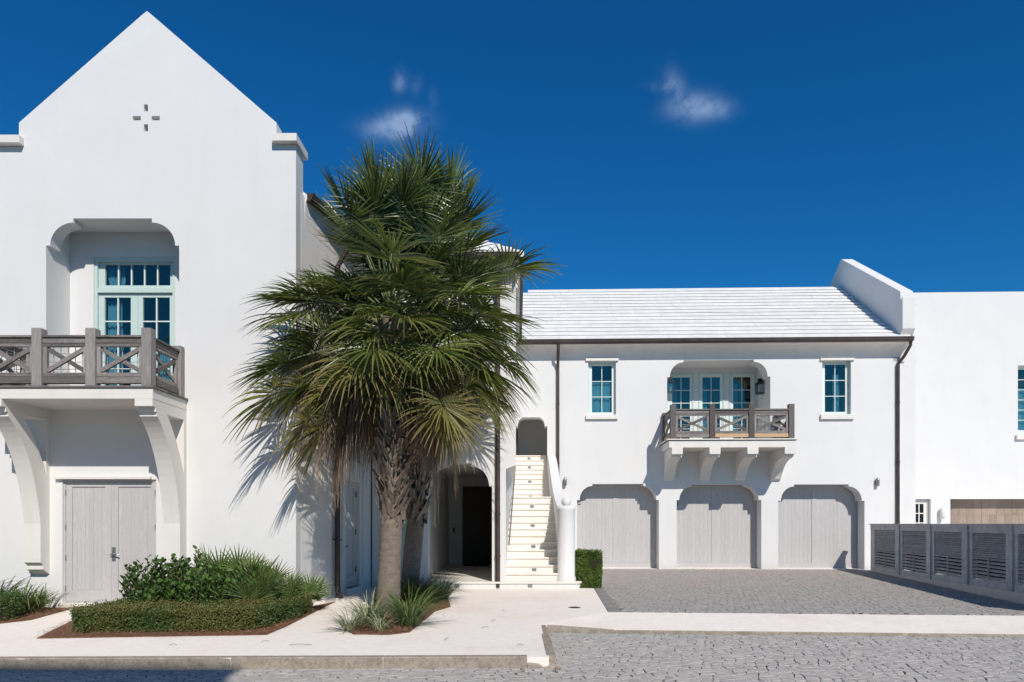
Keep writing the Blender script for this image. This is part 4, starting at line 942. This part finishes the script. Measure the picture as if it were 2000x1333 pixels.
for i, (a_, b_) in enumerate(pan):
    # posts between panels
    pa = (edges[i]); 
    if i == 0: MB().box(-.04, a_ - .002, .004, .11, wb(0) + .133, FT - .202).build('post', 'fence', fe)
    else:
        c = (pan[i - 1][1] + a_) / 2; hw = (a_ - pan[i - 1][1]) / 2
        MB().box(c - hw * .38, c + hw * .38, -.03, .12, wb(c) + .01, FT - .04).build('post', 'fence', fe)
        MB().box(pan[i - 1][1] + .001, c - hw * .38 - .004, .008, .10, wb(c) + .16, FT - .203).build('stile', 'fence', fe); MB().box(c + hw * .38 + .004, a_ - .001, .008, .10, wb(c) + .16, FT - .203).build('stile', 'fence', fe)
    um = (a_ + b_) / 2; zb0 = .145 + .20 * um / LU(1930) ; zm = .69 + .13 * um / LU(1930); zt0 = 1.345
    pn = MB().box(a_ + .001, b_ - .001, .012, .09, wb(um) + .155, zb0).build('louvre_panel', 'fence', fe)
    nu = 11; hh = (zt0 - zm) / nu
    for j in range(nu):
        q = MB(); L = b_ - a_ - .004
        q.add([(-L / 2, .022, 0), (L / 2, .022, 0), (L / 2, .075, hh * .70), (-L / 2, .075, hh * .70), (-L / 2, .008, .010), (L / 2, .008, .010), (L / 2, .062, hh * .70 + .010), (-L / 2, .062, hh * .70 + .010)], [(0, 3, 2, 1), (4, 5, 6, 7), (0, 1, 5, 4), (1, 2, 6, 5), (2, 3, 7, 6), (3, 0, 4, 7)])
        q.build('slat', 'fence', pn, loc=((a_ + b_) / 2, 0, zm + j * hh))
    nl = 6; hh = (zm - zb0) / nl
    for j in range(nl):
        q = MB(); L = b_ - a_ - .004
        q.add([(-L / 2, .02, 0), (L / 2, .02, 0), (L / 2, .075, hh * .42), (-L / 2, .075, hh * .42), (-L / 2, .010, .014), (L / 2, .010, .014), (L / 2, .065, hh * .42 + .014), (-L / 2, .065, hh * .42 + .014)], [(0, 3, 2, 1), (4, 5, 6, 7), (0, 1, 5, 4), (1, 2, 6, 5), (2, 3, 7, 6), (3, 0, 4, 7)])
        q.build('slat', 'fence', pn, loc=((a_ + b_) / 2, 0, zb0 + (j + .3) * hh))
    MB().box(um - .012, um + .012, .0, .02, zb0, zm).build('tilt_rod', 'fence', pn)
    MB().box(a_ + .002, b_ - .002, .10, .11, zb0, zt0).build('shade_backing', 'black', pn)  # black sheet added as painted deep shade behind the slat gaps
c0 = pan[-1][1]; MB().box(c0 + .01, c0 + .3, -.03, .12, wb(c0) + .01, FT - .04).build('post', 'fence', fe); MB().box(c0 + .31, total, .02, .09, wb(total) + .17, FT - .203).build('end_panel', 'fence', fe)

# ------------------------------------------------------------------ PALMS
def rot_about(v, ax, a): return Matrix.Rotation(a, 3, ax) @ v
def fan(mb, hub, f, up, L, nseg=46, spread=128, droop=.35, stiff=2.2, rg=rnd, fold=.35, split=.42, wf=1.0, costa=.22, lift=.15, ns=6, rough=.05):
    f = f.normalized(); s = f.cross(up).normalized(); n = s.cross(f).normalized(); dphi = 2 * R(spread) / nseg
    Gd = Vector((0, 0, -1))
    for i in range(nseg):
        ph = -R(spread) + dphi * (i + .5); c = math.cos(ph); sn = math.sin(ph)
        k = 1 - abs(ph) / R(spread)
        base = hub + f * costa * L * k ** .8 + Gd * (costa * L * k) * .12 * droop
        Li = L * (.62 + .38 * (k ** .6)) * rg.uniform(.90, 1.06) * (1 - costa * .5 * k)
        d = (f * c + s * sn + n * (lift * abs(sn) + rg.uniform(-1, 1) * rough)).normalized()
        sd = d.cross(n).normalized(); dr = droop * rg.uniform(.7, 1.35); g = rg.random(); tw = rg.uniform(-.5, .5)
        vs = []; cs = []
        for j in range(ns + 1):
            t = j / ns; t = .04 + .96 * t
            tt = max(0, t - .3) / .7
            p = base + d * Li * (t - .22 * dr * tt ** 2) + Gd * (Li * dr * (.12 * t * t + .75 * tt ** stiff))
            w = dphi * L * .5 * wf * (min(t, split) + .06) * (1 if t < split else (1 - (t - split) / (1 - split)) ** .8)
            w = max(w, .0025)
            s2 = (sd * math.cos(tw * tt) + n * math.sin(tw * tt)); 
            vs += [p - s2 * w, p - n * (w * fold * 2), p + s2 * w]; cs += [(t, g, 0)] * 3
        fs = []
        for j in range(ns):
            a_ = j * 3; fs += [(a_, a_ + 1, a_ + 4, a_ + 3), (a_ + 1, a_ + 2, a_ + 5, a_ + 4)]
        mb.add(vs, fs, cs)
def palm_frond(par, top, azm, elv, Lp, Lf, droop, m, rg, nseg=46, spread=125, wf=1.0):
    d0 = Vector((math.cos(azm) * math.cos(elv), math.sin(azm) * math.cos(elv), math.sin(elv)))
    hor = Vector((math.cos(azm), math.sin(azm), 0)); pts = []; p = top + d0 * .12; d = d0.copy(); n_ = 7
    for i in range(n_ + 1):
        pts.append(p.copy()); p = p + d * Lp / n_; d = (d + Vector((0, 0, -1)) * (.045 + .05 * droop) * (1.2 if elv < 1.2 else .4)).normalized()
    mb = MB(); mb.cm = 1; mb.tube(pts, [.022 - .012 * i / n_ for i in range(n_ + 1)], 5, False); mb.c = [(.3, .5, 0)] * len(mb.v); mb.cm = 0
    up = hor.cross(d); sidev = up.normalized() if up.length > 1e-3 else Vector((-math.sin(azm), math.cos(azm), 0)); up = d.cross(sidev)
    if up.z < 0 and elv < 1.35: up = -up
    up = rot_about(up, d, rg.uniform(-.5, .5))
    fan(mb, pts[-1], d, up, Lf, nseg, spread, droop, rg=rg, wf=wf, split=.36, fold=.55, rough=.14, lift=rg.uniform(-.05, .3))
    o_ = mb.build('frond', [m, 'petiole' if m != 'frond_dead' else 'frond_dead'], par, recalc=False)
    return o_
def boot_mesh():
    """split leaf base: a flat tapering stalk that forks at its foot"""
    q = MB(); L = .37
    for s_ in (-1, 1):
        v = []
        for t, y_, w_, off in ((0, .0, .04, .10), (.35, .03, .042, .05), (.7, .085, .034, .016), (1, .15, .028, .012)):
            z = t * L; c = s_ * off; th = .014
            v += [(c - w_, -y_, z), (c + w_, -y_, z), (c + w_, -y_ - th, z + .004), (c - w_, -y_ - th, z + .004)]
        fs = []
        for i in range(3):
            a_ = i * 4
            for k_ in range(4): fs.append((a_ + k_, a_ + (k_ + 1) % 4, a_ + 4 + (k_ + 1) % 4, a_ + 4 + k_))
        fs += [(0, 1, 2, 3), (15, 14, 13, 12)]
        q.add(v, fs)
    return q
def palm(name, base, top, r0, label, nf, seed, zboot, Rl, skirt, group, hug=False):
    rg = random.Random(seed); root = empty(name, (base[0], base[1], 0), 0, label, 'palm tree', group)
    b0 = Vector((0, 0, -.05)); t0 = Vector((top[0] - base[0], top[1] - base[1], top[2]))
    def axis(t): return b0.lerp(t0, t) + Vector((.06 * math.sin(t * 3), 0, 0))
    n_ = 90; pts = []; rr = []
    q = MB(); nn = 22; vs = []; fs = []
    for i in range(n_ + 1):
        t = i / n_; p = axis(t); r = r0 * (1.0 + .10 * math.exp(-t * 18) - .1 * t) * (.86 if p.z > zboot else 1)
        for k in range(nn):
            a_ = 2 * math.pi * k / nn; rk = r * (1 + .02 * noise.noise(Vector((math.cos(a_) * 9, math.sin(a_) * 9, p.z * 22))) + .06 * noise.noise(Vector((math.cos(a_) * 2, math.sin(a_) * 2, p.z * 4 + seed))) + .012 * math.sin(p.z * 55 + 2 * noise.noise(Vector((math.cos(a_), math.sin(a_), p.z)))))
            vs.append((p.x + rk * math.cos(a_), p.y + rk * math.sin(a_), p.z))
    for i in range(n_):
        for k in range(nn): fs.append((i * nn + k, i * nn + (k + 1) % nn, (i + 1) * nn + (k + 1) % nn, (i + 1) * nn + k))
    q.add(vs, fs); q.build('trunk', 'bark', root, smooth=True)
    # boots
    proto = None; zz_ = zboot; k = 0
    while zz_ < top[2] - .25:
        t = (zz_ + .05) / (top[2] + .05); c = axis(t); a_ = k * 2.39996 + rg.uniform(-.15, .15)
        if proto is None: proto = boot_mesh().build('leaf_base', 'boot', root); ob = proto
        else: ob = proto.copy(); COL.objects.link(ob); ob.parent = root
        rr_ = r0 * .76
        ob.location = (c.x + rr_ * math.cos(a_), c.y + rr_ * math.sin(a_), zz_ - .12)
        s_ = rg.uniform(.8, 1.25); ob.scale = (s_ * rg.uniform(.85, 1.15), s_ * rg.uniform(.7, 1.3), s_ * rg.uniform(.8, 1.15))
        ob.rotation_euler = (rg.uniform(-.12, .1), rg.uniform(-.22, .22), a_ + math.pi / 2)
        zz_ += .026; k += 1
    # crown
    tp = Vector(t0)
    def place(azm, elv, reach):
        # a frond that would run into the gabled house is pushed round towards the open side
        for _ in range(40):
            tx, ty = top[0] + math.cos(azm) * math.cos(elv) * reach, top[1] + math.sin(azm) * math.cos(elv) * reach
            if tx < -3.95 and ty > YG - .10: azm += R(5)
            else: break
        return azm
    for i in range(nf):
        q_ = (i + .5) / nf; azm = i * 2.39996 + seed + rg.uniform(-.3, .3)
        elv = R(88 - 118 * q_ ** .92) + R(rg.uniform(-10, 10))
        m = 'frond_young' if q_ < .35 else 'frond' if q_ < .88 else 'frond_old'
        azm %= 2 * math.pi
        if elv < R(-24) and abs(azm - 1.5 * math.pi) < R(34): elv = R(rg.uniform(-16, 6))
        if hug and R(186) < azm < R(250) and elv < R(50): azm = R(rg.uniform(150, 186))
        Lp = rg.uniform(.55, 1.5) * Rl; Lf = rg.uniform(.92, 1.16) * Rl
        if elv > R(60): Lp = rg.uniform(1.0, 1.6) * Rl
        if hug and R(148) < azm < R(192) and elv < R(25): Lp *= 1.35
        if hug and R(120) < azm < R(215) and R(40) < elv < R(68): Lp *= .7
        azm = place(azm, elv, Lp + Lf * .85)
        palm_frond(root, tp + Vector((0, 0, .2 - 1.0 * q_)), azm, elv, Lp, Lf, .02 + .20 * q_ + rg.uniform(-.03, .12), m, rg, 38, 104 + 24 * rg.random(), wf=.84)
    for i in range(skirt):
        azm = (i * 2.39996 + rg.uniform(-.3, .3) + 1) % (2 * math.pi); elv = R(-20 - 26 * rg.random())
        if abs(azm - 1.5 * math.pi) < R(60): azm = 1.5 * math.pi + rg.choice((-1, 1)) * R(rg.uniform(62, 120))
        Lp = rg.uniform(.5, 1.25) * Rl; Lf = rg.uniform(.6, .8) * Rl; azm = place(azm, elv, Lp + Lf * .6)
        palm_frond(root, tp + Vector((0, 0, -.5 - .55 * rg.random())), azm, elv, Lp, Lf, .8 + .5 * rg.random(), 'frond_dead' if rg.random() < .8 else 'frond_old', rg, 36, 105, wf=.55)
    # hanging fibres
    q = MB()
    for i in range(70):
        a_ = rg.uniform(0, 6.28); e_ = rg.uniform(-.7, 1.3); rad = Rl * rg.uniform(1.0, 1.9)
        p = tp + Vector((math.cos(a_) * math.cos(e_), math.sin(a_) * math.cos(e_), math.sin(e_))) * rad; pp = [p]; d = Vector((rg.uniform(-1, 1), rg.uniform(-1, 1), rg.uniform(-.5, .5))).normalized()
        for j in range(6):
            d = (d + Vector((rg.uniform(-.6, .6), rg.uniform(-.6, .6), -.15))).normalized(); pp.append(pp[-1] + d * .045)
        q.tube(pp, .0016, 3, False)
    tag(q.build('leaf_fibre', 'fibre', root), kind='stuff')
    return root
GP = 'cabbage palms in the planting bed'
palm('palm_tree', (-2.17, 11.4), (-2.16, 11.66, 5.10), .19, 'front palm with a smooth lower trunk, standing over the variegated grasses', 106, 1, 1.62, 1.0, 62, GP, True)
palm('palm_tree', (-2.22, 13.9), (-1.78, 13.75, 6.2), .185, 'rear palm, its trunk half hidden behind the front palm', 90, 2.2, 1.6, 1.04, 54, GP)

# ------------------------------------------------------------------ BEDS AND PLANTS
def bed(poly, label, z=.012):
    q = MB(); q.prism(poly, [], -.02, z, axis='z'); o_ = q.build('mulch_bed', 'mulch'); tag(o_, label, kind='stuff')
    x0, x1 = min(p[0] for p in poly), max(p[0] for p in poly); y0, y1 = min(p[1] for p in poly), max(p[1] for p in poly)
    rg = random.Random(int(x0 * 10)); q = MB(); n_ = int((x1 - x0) * (y1 - y0) * 900)
    ctr = Vector((sum(p[0] for p in poly) / len(poly), sum(p[1] for p in poly) / len(poly)))
    for i in range(n_):
        x, y = rg.uniform(x0 - .05, x1 + .05), rg.uniform(y0 - .05, y1 + .05)
        xx, yy_ = x + (ctr.x - x) * .015, y + (ctr.y - y) * .015
        if not inside((xx, yy_), poly): continue
        a_ = rg.uniform(0, 6.28); L = rg.uniform(.05, .13); dx_, dy_ = math.cos(a_) * L, math.sin(a_) * L; zz_ = z + rg.uniform(.0, .05); w = .004; c = rg.uniform(.45, 1.7)
        q.add([(x - dy_ / L * w, y + dx_ / L * w, zz_), (x + dy_ / L * w, y - dx_ / L * w, zz_), (x + dx_, y + dy_, zz_ + rg.uniform(-.015, .02))], [(0, 1, 2)], (c, c * rg.uniform(.85, 1.05), c * .95))
    s_ = q.build('straw', 'straw', o_, recalc=False); tag(s_, kind='stuff')
    return o_
bed([G(72, 1248), G(520, 1241), G(560, 1224), G(655, 1176), (-3.85, 12.49), (-6.95, 12.49), G(262, 1178), G(160, 1204)], 'pine straw mulch under the front hedge')
bed([G(-300, 1245), G(0, 1219), G(60, 1212), G(118, 1196), G(140, 1190), (-8.3, 12.49), (-14, 12.49)], 'pine straw mulch at the left edge')
tb = [G(672, 1228), G(690, 1240), G(760, 1241), G(800, 1236), G(850, 1195), G(880, 1186), G(872, 1160), G(845, 1155), G(735, 1160), G(715, 1200)]
bed(tb, 'pine straw mulch round the two palm trunks')

def leaf_quad(mb, p, n, up, L, w, g, bend=.15):
    s = n.cross(up)
    if s.length < 1e-3: s = n.orthogonal()
    s.normalize(); u = s.cross(n).normalized()
    mb.add([p, p + u * L * .5 - s * w * .5 + n * L * bend * .3, p + u * L, p + u * L * .5 + s * w * .5 + n * L * bend * .3], [(0, 1, 2), (0, 2, 3)], [(0, g, 0), (.5, g, 0), (1, g, 0), (.5, g, 0)])
def rv3(rg): 
    while True:
        v = Vector((rg.uniform(-1, 1), rg.uniform(-1, 1), rg.uniform(-1, 1)))
        if .05 < v.length < 1: return v.normalized()
def strip_hedge(name, path, w, h, n_leaf, m, label, seed, leaf=.028, rough=.045, cat='hedge', patch=1.0):
    """clipped hedge following a path; surface leaves over a twiggy core"""
    rg = random.Random(seed); P_ = [Vector((*p, 0)) for p in path]; seg = [(P_[i + 1] - P_[i]).length for i in range(len(P_) - 1)]; tot = sum(seg)
    o = empty(name, (P_[0].x, P_[0].y, 0), 0, label, cat); O = P_[0]
    def at(s):
        for i, L in enumerate(seg):
            if s <= L or i == len(seg) - 1:
                d = (P_[i + 1] - P_[i]) / L; return P_[i] + d * min(max(s, 0), L), d
            s -= L
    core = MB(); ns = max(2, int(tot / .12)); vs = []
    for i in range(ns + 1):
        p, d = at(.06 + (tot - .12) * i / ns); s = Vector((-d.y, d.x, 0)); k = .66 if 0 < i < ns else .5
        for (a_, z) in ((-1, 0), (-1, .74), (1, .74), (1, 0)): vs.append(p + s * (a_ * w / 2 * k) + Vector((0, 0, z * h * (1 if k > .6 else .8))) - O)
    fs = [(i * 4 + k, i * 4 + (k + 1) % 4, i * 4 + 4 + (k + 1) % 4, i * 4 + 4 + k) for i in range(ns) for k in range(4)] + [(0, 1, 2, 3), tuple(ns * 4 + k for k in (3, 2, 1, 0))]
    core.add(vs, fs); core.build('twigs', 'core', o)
    mb = MB(); 
    A = [w, h * .95, h * .95]; 
    for i in range(n_leaf):
        s_ = rg.uniform(-.04, tot + .04); p, d = at(s_); sv = Vector((-d.y, d.x, 0)); r = rg.uniform(0, w + 2 * h)
        endf = 1.0
        if rg.random() < (w / (2 * tot + 2 * w)) * 1.4:    # end caps
            e = rg.choice((0, 1)); p, d = at(0 if e == 0 else tot); nr = -d if e == 0 else d
            q_ = p + sv * rg.uniform(-w / 2, w / 2) + Vector((0, 0, rg.uniform(.02, h))) + nr * (.04 - .02 * rg.random())
        elif r < w: q_ = p + sv * (r - w / 2) + Vector((0, 0, h)); nr = Vector((0, 0, 1))
        else:
            sg = 1 if r < w + h else -1; q_ = p + sv * (sg * w / 2) + Vector((0, 0, ((r - w) % h))); nr = sv * sg
        cr_ = Vector((0, 0, h * .5)) + p - q_; edge = max(abs((q_ - p).dot(sv)) / (w / 2), 0) ** 6 * max(0, q_.z / h) ** 6
        q_ += cr_ * .16 * edge
        bump = noise.noise(q_ * 4.0) * rough + noise.noise(q_ * 13) * rough * .5
        q_ += nr * (bump - rg.random() ** 2 * .06)
        if q_.z < .01: q_.z = .01 + rg.random() * .03
        nn_ = (nr + rv3(rg) * 1.0).normalized(); up = (rv3(rg) + nr * .7 + Vector((0, 0, .4))).normalized()
        g = min(1, max(0, .35 + patch * .7 * noise.noise(q_ * 1.6 + Vector((seed, 0, 0))) + rg.uniform(-.3, .35)))
        leaf_quad(mb, q_ - O, nn_, up, leaf * rg.uniform(.7, 1.3), leaf * .62, g)
    # stray shoots
    f_ = mb.build('foliage', m, o, recalc=False); f_['kind'] = 'stuff'
    return o
def plan_hedge(name, poly, h, n_leaf, m, label, seed, leaf=.03, cat='hedge'):
    rg = random.Random(seed)
    for _ in range(2): poly = [p for i in range(len(poly)) for a_, b_ in [(Vector(poly[i]), Vector(poly[(i + 1) % len(poly)]))] for p in (a_.lerp(b_, .2), a_.lerp(b_, .8))]
    poly = [Vector(p) for p in poly]; c = sum(poly, Vector((0, 0))) / len(poly); o = empty(name, (c.x, c.y, 0), 0, label, cat)
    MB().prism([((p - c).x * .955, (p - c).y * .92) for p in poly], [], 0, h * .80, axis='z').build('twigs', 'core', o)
    per = [(poly[(i + 1) % len(poly)] - poly[i]).length for i in range(len(poly))]; tot = sum(per); x0, x1 = min(p.x for p in poly), max(p.x for p in poly); y0, y1 = min(p.y for p in poly), max(p.y for p in poly)
    area = (x1 - x0) * (y1 - y0) * .9; side = tot * h * 1.5; mb = MB(); pl_ = [(p.x, p.y) for p in poly]
    def hh(x, y): return h + .05 * noise.noise(Vector((x * 1.3, y * 1.3, seed))) + .018 * noise.noise(Vector((x * 7, y * 7, seed)))
    k = 0
    while k < n_leaf:
        if rg.random() < area / (area + side):
            x, y = rg.uniform(x0, x1), rg.uniform(y0, y1)
            if not inside((x, y), pl_): continue
            p = Vector((x, y, hh(x, y) - rg.random() ** 2 * .07 + (rg.random() ** 8) * .07)); nr = Vector((0, 0, 1)); dist = min((Vector((x, y)) - q_).length for q_ in poly[::4])
            if dist < .10: p.z -= .06 * (1 - dist / .10)
        else:
            t = rg.random() * tot; i = 0
            while t > per[i] and i < len(per) - 1: t -= per[i]; i += 1
            a_, b_ = poly[i], poly[(i + 1) % len(poly)]; q_ = a_.lerp(b_, t / per[i]); d = (b_ - a_).normalized(); nr = Vector((d.y, -d.x, 0))
            if nr.dot(Vector((q_.x - c.x, q_.y - c.y, 0))) < 0: nr = -nr
            z = rg.uniform(.01, hh(q_.x, q_.y)); p = Vector((q_.x, q_.y, z)); e = z / h
            p += nr * (.06 * noise.noise(Vector((q_.x * 3, q_.y * 3, z * 4))) + .03 * noise.noise(Vector((q_.x * 11, q_.y * 11, z * 11))) - .07 * e ** 5 - .03 * (1 - e) - rg.random() ** 2 * .06)
        nn_ = (nr + rv3(rg)).normalized(); up = (rv3(rg) + nr * .7 + Vector((0, 0, .4))).normalized()
        g = min(1, max(0, .34 + 1.15 * noise.noise(Vector((p.x * 1.3, p.y * 1.3, seed))) + (.18 if nr.z > .5 else -.08) + rg.uniform(-.3, .3)))
        leaf_quad(mb, p - Vector((c.x, c.y, 0)), nn_, up, leaf * rg.uniform(.7, 1.3), leaf * .62, g); k += 1
    tag(mb.build('foliage', m, o, recalc=False), kind='stuff'); return o
plan_hedge('hedge', [(-6.56, 9.58), (-5.1, 9.60), (-3.80, 9.68), (-3.50, 10.9), (-3.55, 12.15), (-5.0, 12.2), (-6.45, 11.5)], .31, 66000, 'hedge_leaf', 'low clipped dark hedge with reddish patches filling the front planting bed', 3)
plan_hedge('hedge', [(-10.2, 10.55), (-8.35, 10.55), (-8.0, 10.85), (-8.1, 11.3), (-10.2, 11.3)], .44, 16000, 'hedge_leaf', 'small rounded clipped hedge at the left edge of the photo', 6)
hx0, hy0 = G(1125, 1150); hx1, _ = G(1179, 1150)
plan_hedge('shrub', [(1.40, 16.36), (2.03, 16.34), (2.07, 16.66), (2.04, 16.98), (1.42, 17.0)], .86, 34000, 'hedge_lime', 'bright green box-shaped shrub beside the stair foot', 8, .045, 'shrub')
hb = bpy.data.objects[-1] if False else None

def broad_shrub(x, y, w, h, n, seed, label, m='broad', leaf=.10):
    rg = random.Random(seed); o = empty('shrub', (x, y, 0), 0, label, 'shrub', 'round leaved shrubs in the front bed'); st = MB(); lf = MB()
    for i in range(int(n * 1.5)):
        a_ = rg.uniform(0, 6.28); r = math.sqrt(rg.random()) * w / 2; hh = h * rg.uniform(.55, 1.02) * (1 - .35 * (r / (w / 2)) ** 2)
        top = Vector((r * math.cos(a_), r * math.sin(a_), hh)); b_ = Vector((top.x * .35, top.y * .35, .0)); mid = b_.lerp(top, .5) + Vector((rg.uniform(-.05, .05), rg.uniform(-.05, .05), .03))
        st.tube([b_, mid, top], [.008, .006, .004], 4, False)
        nl = rg.randint(13, 19)
        for k in range(nl):
            t = .25 + .75 * k / (nl - 1); p = (b_.lerp(mid, t * 2) if t < .5 else mid.lerp(top, t * 2 - 1)); az_ = k * 2.4 + i
            out = Vector((math.cos(az_), math.sin(az_), .55 + .5 * t)).normalized(); L = leaf * rg.uniform(.7, 1.15)
            nrm = (Vector((0, 0, 1)) - out * out.z * .8 + rv3(rg) * .35).normalized(); s = out.cross(nrm).normalized(); n2 = s.cross(out).normalized(); g = rg.random() * .6 + .4 * t
            pts = [p, p + out * L * .3 - s * L * .28 + n2 * .006, p + out * L * .72 - s * L * .33 + n2 * .008, p + out * L, p + out * L * .72 + s * L * .33 + n2 * .008, p + out * L * .3 + s * L * .28 + n2 * .006, p + out * L * .55 - n2 * .006]
            lf.add(pts, [(0, 1, 6), (1, 2, 6), (2, 3, 6), (3, 4, 6), (4, 5, 6), (5, 0, 6)], [(.1, g, 0)] * 3 + [(.9, g, 0)] + [(.1, g, 0)] * 3)
    st.build('stems', 'stem', o); tag(lf.build('foliage', m, o, recalc=False), kind='stuff'); return o
broad_shrub(-6.05, 11.15, .8, 1.06, 34, 1, 'round leaved green shrub nearest the grey double doors')
broad_shrub(-5.45, 11.35, .95, 1.12, 44, 2, 'tallest round leaved green shrub, middle of the front bed')
broad_shrub(-4.95, 10.85, .95, .88, 34, 3, 'low round leaved green shrub just behind the clipped hedge')
broad_shrub(-5.7, 10.8, .7, .72, 26, 4, 'low round leaved shrub at the left corner of the bed')
broad_shrub(-4.5, 11.2, .85, .85, 30, 7, 'round leaved green shrub among the palmettos')

def palmetto(x, y, n, L, h, seed, label, m='palmetto', group='palmettos in the planting beds'):
    rg = random.Random(seed); o = empty('palmetto', (x, y, 0), 0, label, 'palmetto', group)
    for i in range(n):
        azm = i * 2.4 + seed; elv = R(rg.uniform(40, 86)); d = Vector((math.cos(azm) * math.cos(elv), math.sin(azm) * math.cos(elv), math.sin(elv)))
        hub = d * h * rg.uniform(.6, 1.0); q = MB(); q.cm = 1; q.tube([Vector((0, 0, 0)), hub], [.008, .005], 4, False); q.c = [(.2, .5, 0)] * len(q.v); q.cm = 0
        sd = d.cross(Vector((0, 0, 1))).normalized(); up = sd.cross(d); up = rot_about(up, d, rg.uniform(-.6, .6))
        fan(q, hub, d, up, L * rg.uniform(.8, 1.1), 18, 90, .06, rg=rg, wf=.95, split=.35, costa=.05, lift=.1, ns=4)
        q.build('frond', [m, 'petiole'], o, recalc=False)
    return o
palmetto(-4.75, 11.75, 12, .55, .80, 3, 'tall green palmetto at the back of the front bed', 'strap')
palmetto(-4.4, 11.5, 14, .55, .72, 4, 'bright green palmetto right of the round leaved shrubs', 'strap')
palmetto(-5.15, 11.9, 9, .5, .85, 5, 'palmetto fan rising behind the tallest shrub', 'strap')
palmetto(-3.98, 11.6, 9, .48, .42, 6, 'small dark palmetto by the house corner')
palmetto(-3.66, 11.95, 9, .45, .36, 7, 'smallest spiky palmetto in front of the black downpipe')
palmetto(-4.2, 11.0, 9, .45, .50, 9, 'low palmetto tucked behind the hedge')
palmetto(-8.35, 11.75, 7, .42, .2, 12, 'low spiky palmetto right of the left hedge')

def clump(name, x, y, n, L, lean, w, m, seed, label, cat='grass plant', group='grass clumps at the foot of the palms', ns=6):
    rg = random.Random(seed); q = MB()
    for i in range(n):
        azm = rg.uniform(0, 6.28); r = rg.random() ** .5 * .09 * L / .45; p = Vector((math.cos(azm) * r, math.sin(azm) * r, 0)); azm += rg.uniform(-.4, .4)
        d = Vector((math.cos(azm) * lean * rg.uniform(.2, 1.1), math.sin(azm) * lean * rg.uniform(.2, 1.1), 1)).normalized(); Li = L * rg.uniform(.6, 1.15); sd = Vector((-math.sin(azm), math.cos(azm), 0)); g = rg.random(); dr = rg.uniform(.6, 1.5)
        vs = []; cs = []
        for j in range(ns + 1):
            t = j / ns; ww = w * (1 - t) ** .6 * (.6 + .4 * min(1, t * 4)) + .0008
            vs += [p - sd * ww / 2, p + sd * ww / 2]; cs += [(t, g, 0)] * 2
            p = p + d * Li / ns; d = (d + Vector((math.cos(azm) * .10, math.sin(azm) * .10, -.16 * dr * (1 + t)))).normalized()
        q.add(vs, [(2 * j, 2 * j + 1, 2 * j + 3, 2 * j + 2) for j in range(ns)], cs)
    o_ = q.build(name, m, recalc=False, loc=(x, y, .01)); return tag(o_, label, cat, group)
def gclump(px, py, *a_, **k_): x, y = G(px, py); return clump('grass_clump', x, y, *a_, **k_)
gclump(722, 1222, 170, .72, .85, .017, 'grassv', 1, 'cream striped grass clump at the left foot of the front palm')
gclump(683, 1234, 90, .5, .9, .016, 'grassv', 2, 'smallest striped grass tuft at the left corner of the palm bed')
gclump(742, 1233, 70, .42, .9, .015, 'grassv', 3, 'low striped tuft directly in front of the front palm trunk')
gclump(800, 1224, 260, .85, .8, .016, 'grassg', 4, 'fresh green grass clump at the right foot of the front palm')
gclump(838, 1180, 260, .85, .85, .014, 'grassd', 5, 'dark green grass clump at the right end of the palm bed')
gclump(805, 1178, 240, .85, .8, .014, 'grassd', 6, 'dark green grass clump in front of the rear palm trunk')
gclump(862, 1172, 200, .7, .85, .014, 'grassd', 7, 'dark grass clump beside the porch step')
gclump(775, 1178, 140, .75, .75, .014, 'grassd', 8, 'shaded grass clump between the two palm trunks')
clump('strap_leaf_plant', -8.95, 11.75, 120, .92, .62, .034, 'strap', 9, 'arching strap leaved plant at the left edge', 'plant', None, 8)
clump('strap_leaf_plant', -8.50, 11.80, 80, .85, .65, .030, 'strap', 10, 'yellow green strap leaved plant beside the left balcony strut', 'plant', None, 8)
clump('strap_leaf_plant', -9.6, 11.9, 130, 1.15, .65, .030, 'strap', 11, 'strap leaved plant cut off by the left frame edge', 'plant', None, 8)

# fallen bits of frond on the walk
q = MB(); rg = random.Random(8)
for (px, py, L, a_) in ((565, 1262, .28, .02), (868, 1252, .16, 1.3), (940, 1228, .12, .5), (960, 1215, .1, .9), (1010, 1262, .08, .2), (640, 1230, .1, .1), (1240, 1212, .12, .3), (1400, 1222, .06, .7), (1965, 1209, .07, .2), (510, 1256, .1, .6), (330, 1262, .09, .3), (985, 1195, .1, 1.9)):
    x, y = G(px, py); pts = []
    for j in range(5): t = j / 4; pts.append((x + math.cos(a_) * L * t, y + math.sin(a_) * L * t, .012 + .012 * math.sin(t * 3.1)))
    if px < 1190: q.tube(pts, .0035, 4)
tag(q.build('fallen_leaf_bits', 'stem'), 'dry bits of palm leaf scattered on the pale walk', kind='stuff')

# house across the street: its shadow falls on the road in the lower left corner
oh = empty('opposite_house', (-8.2, -6, 0), 0, 'white house across the street behind the photographer, shading the left of the road', 'house')
MB().box(-7.0, 8.75, -4, 2.6, -.3, 9.62).build('wall', 'stucco', oh)
MB().box(-7.1, 8.80, -4.1, 2.7, 9.621, 9.72).build('coping', 'trim', oh)
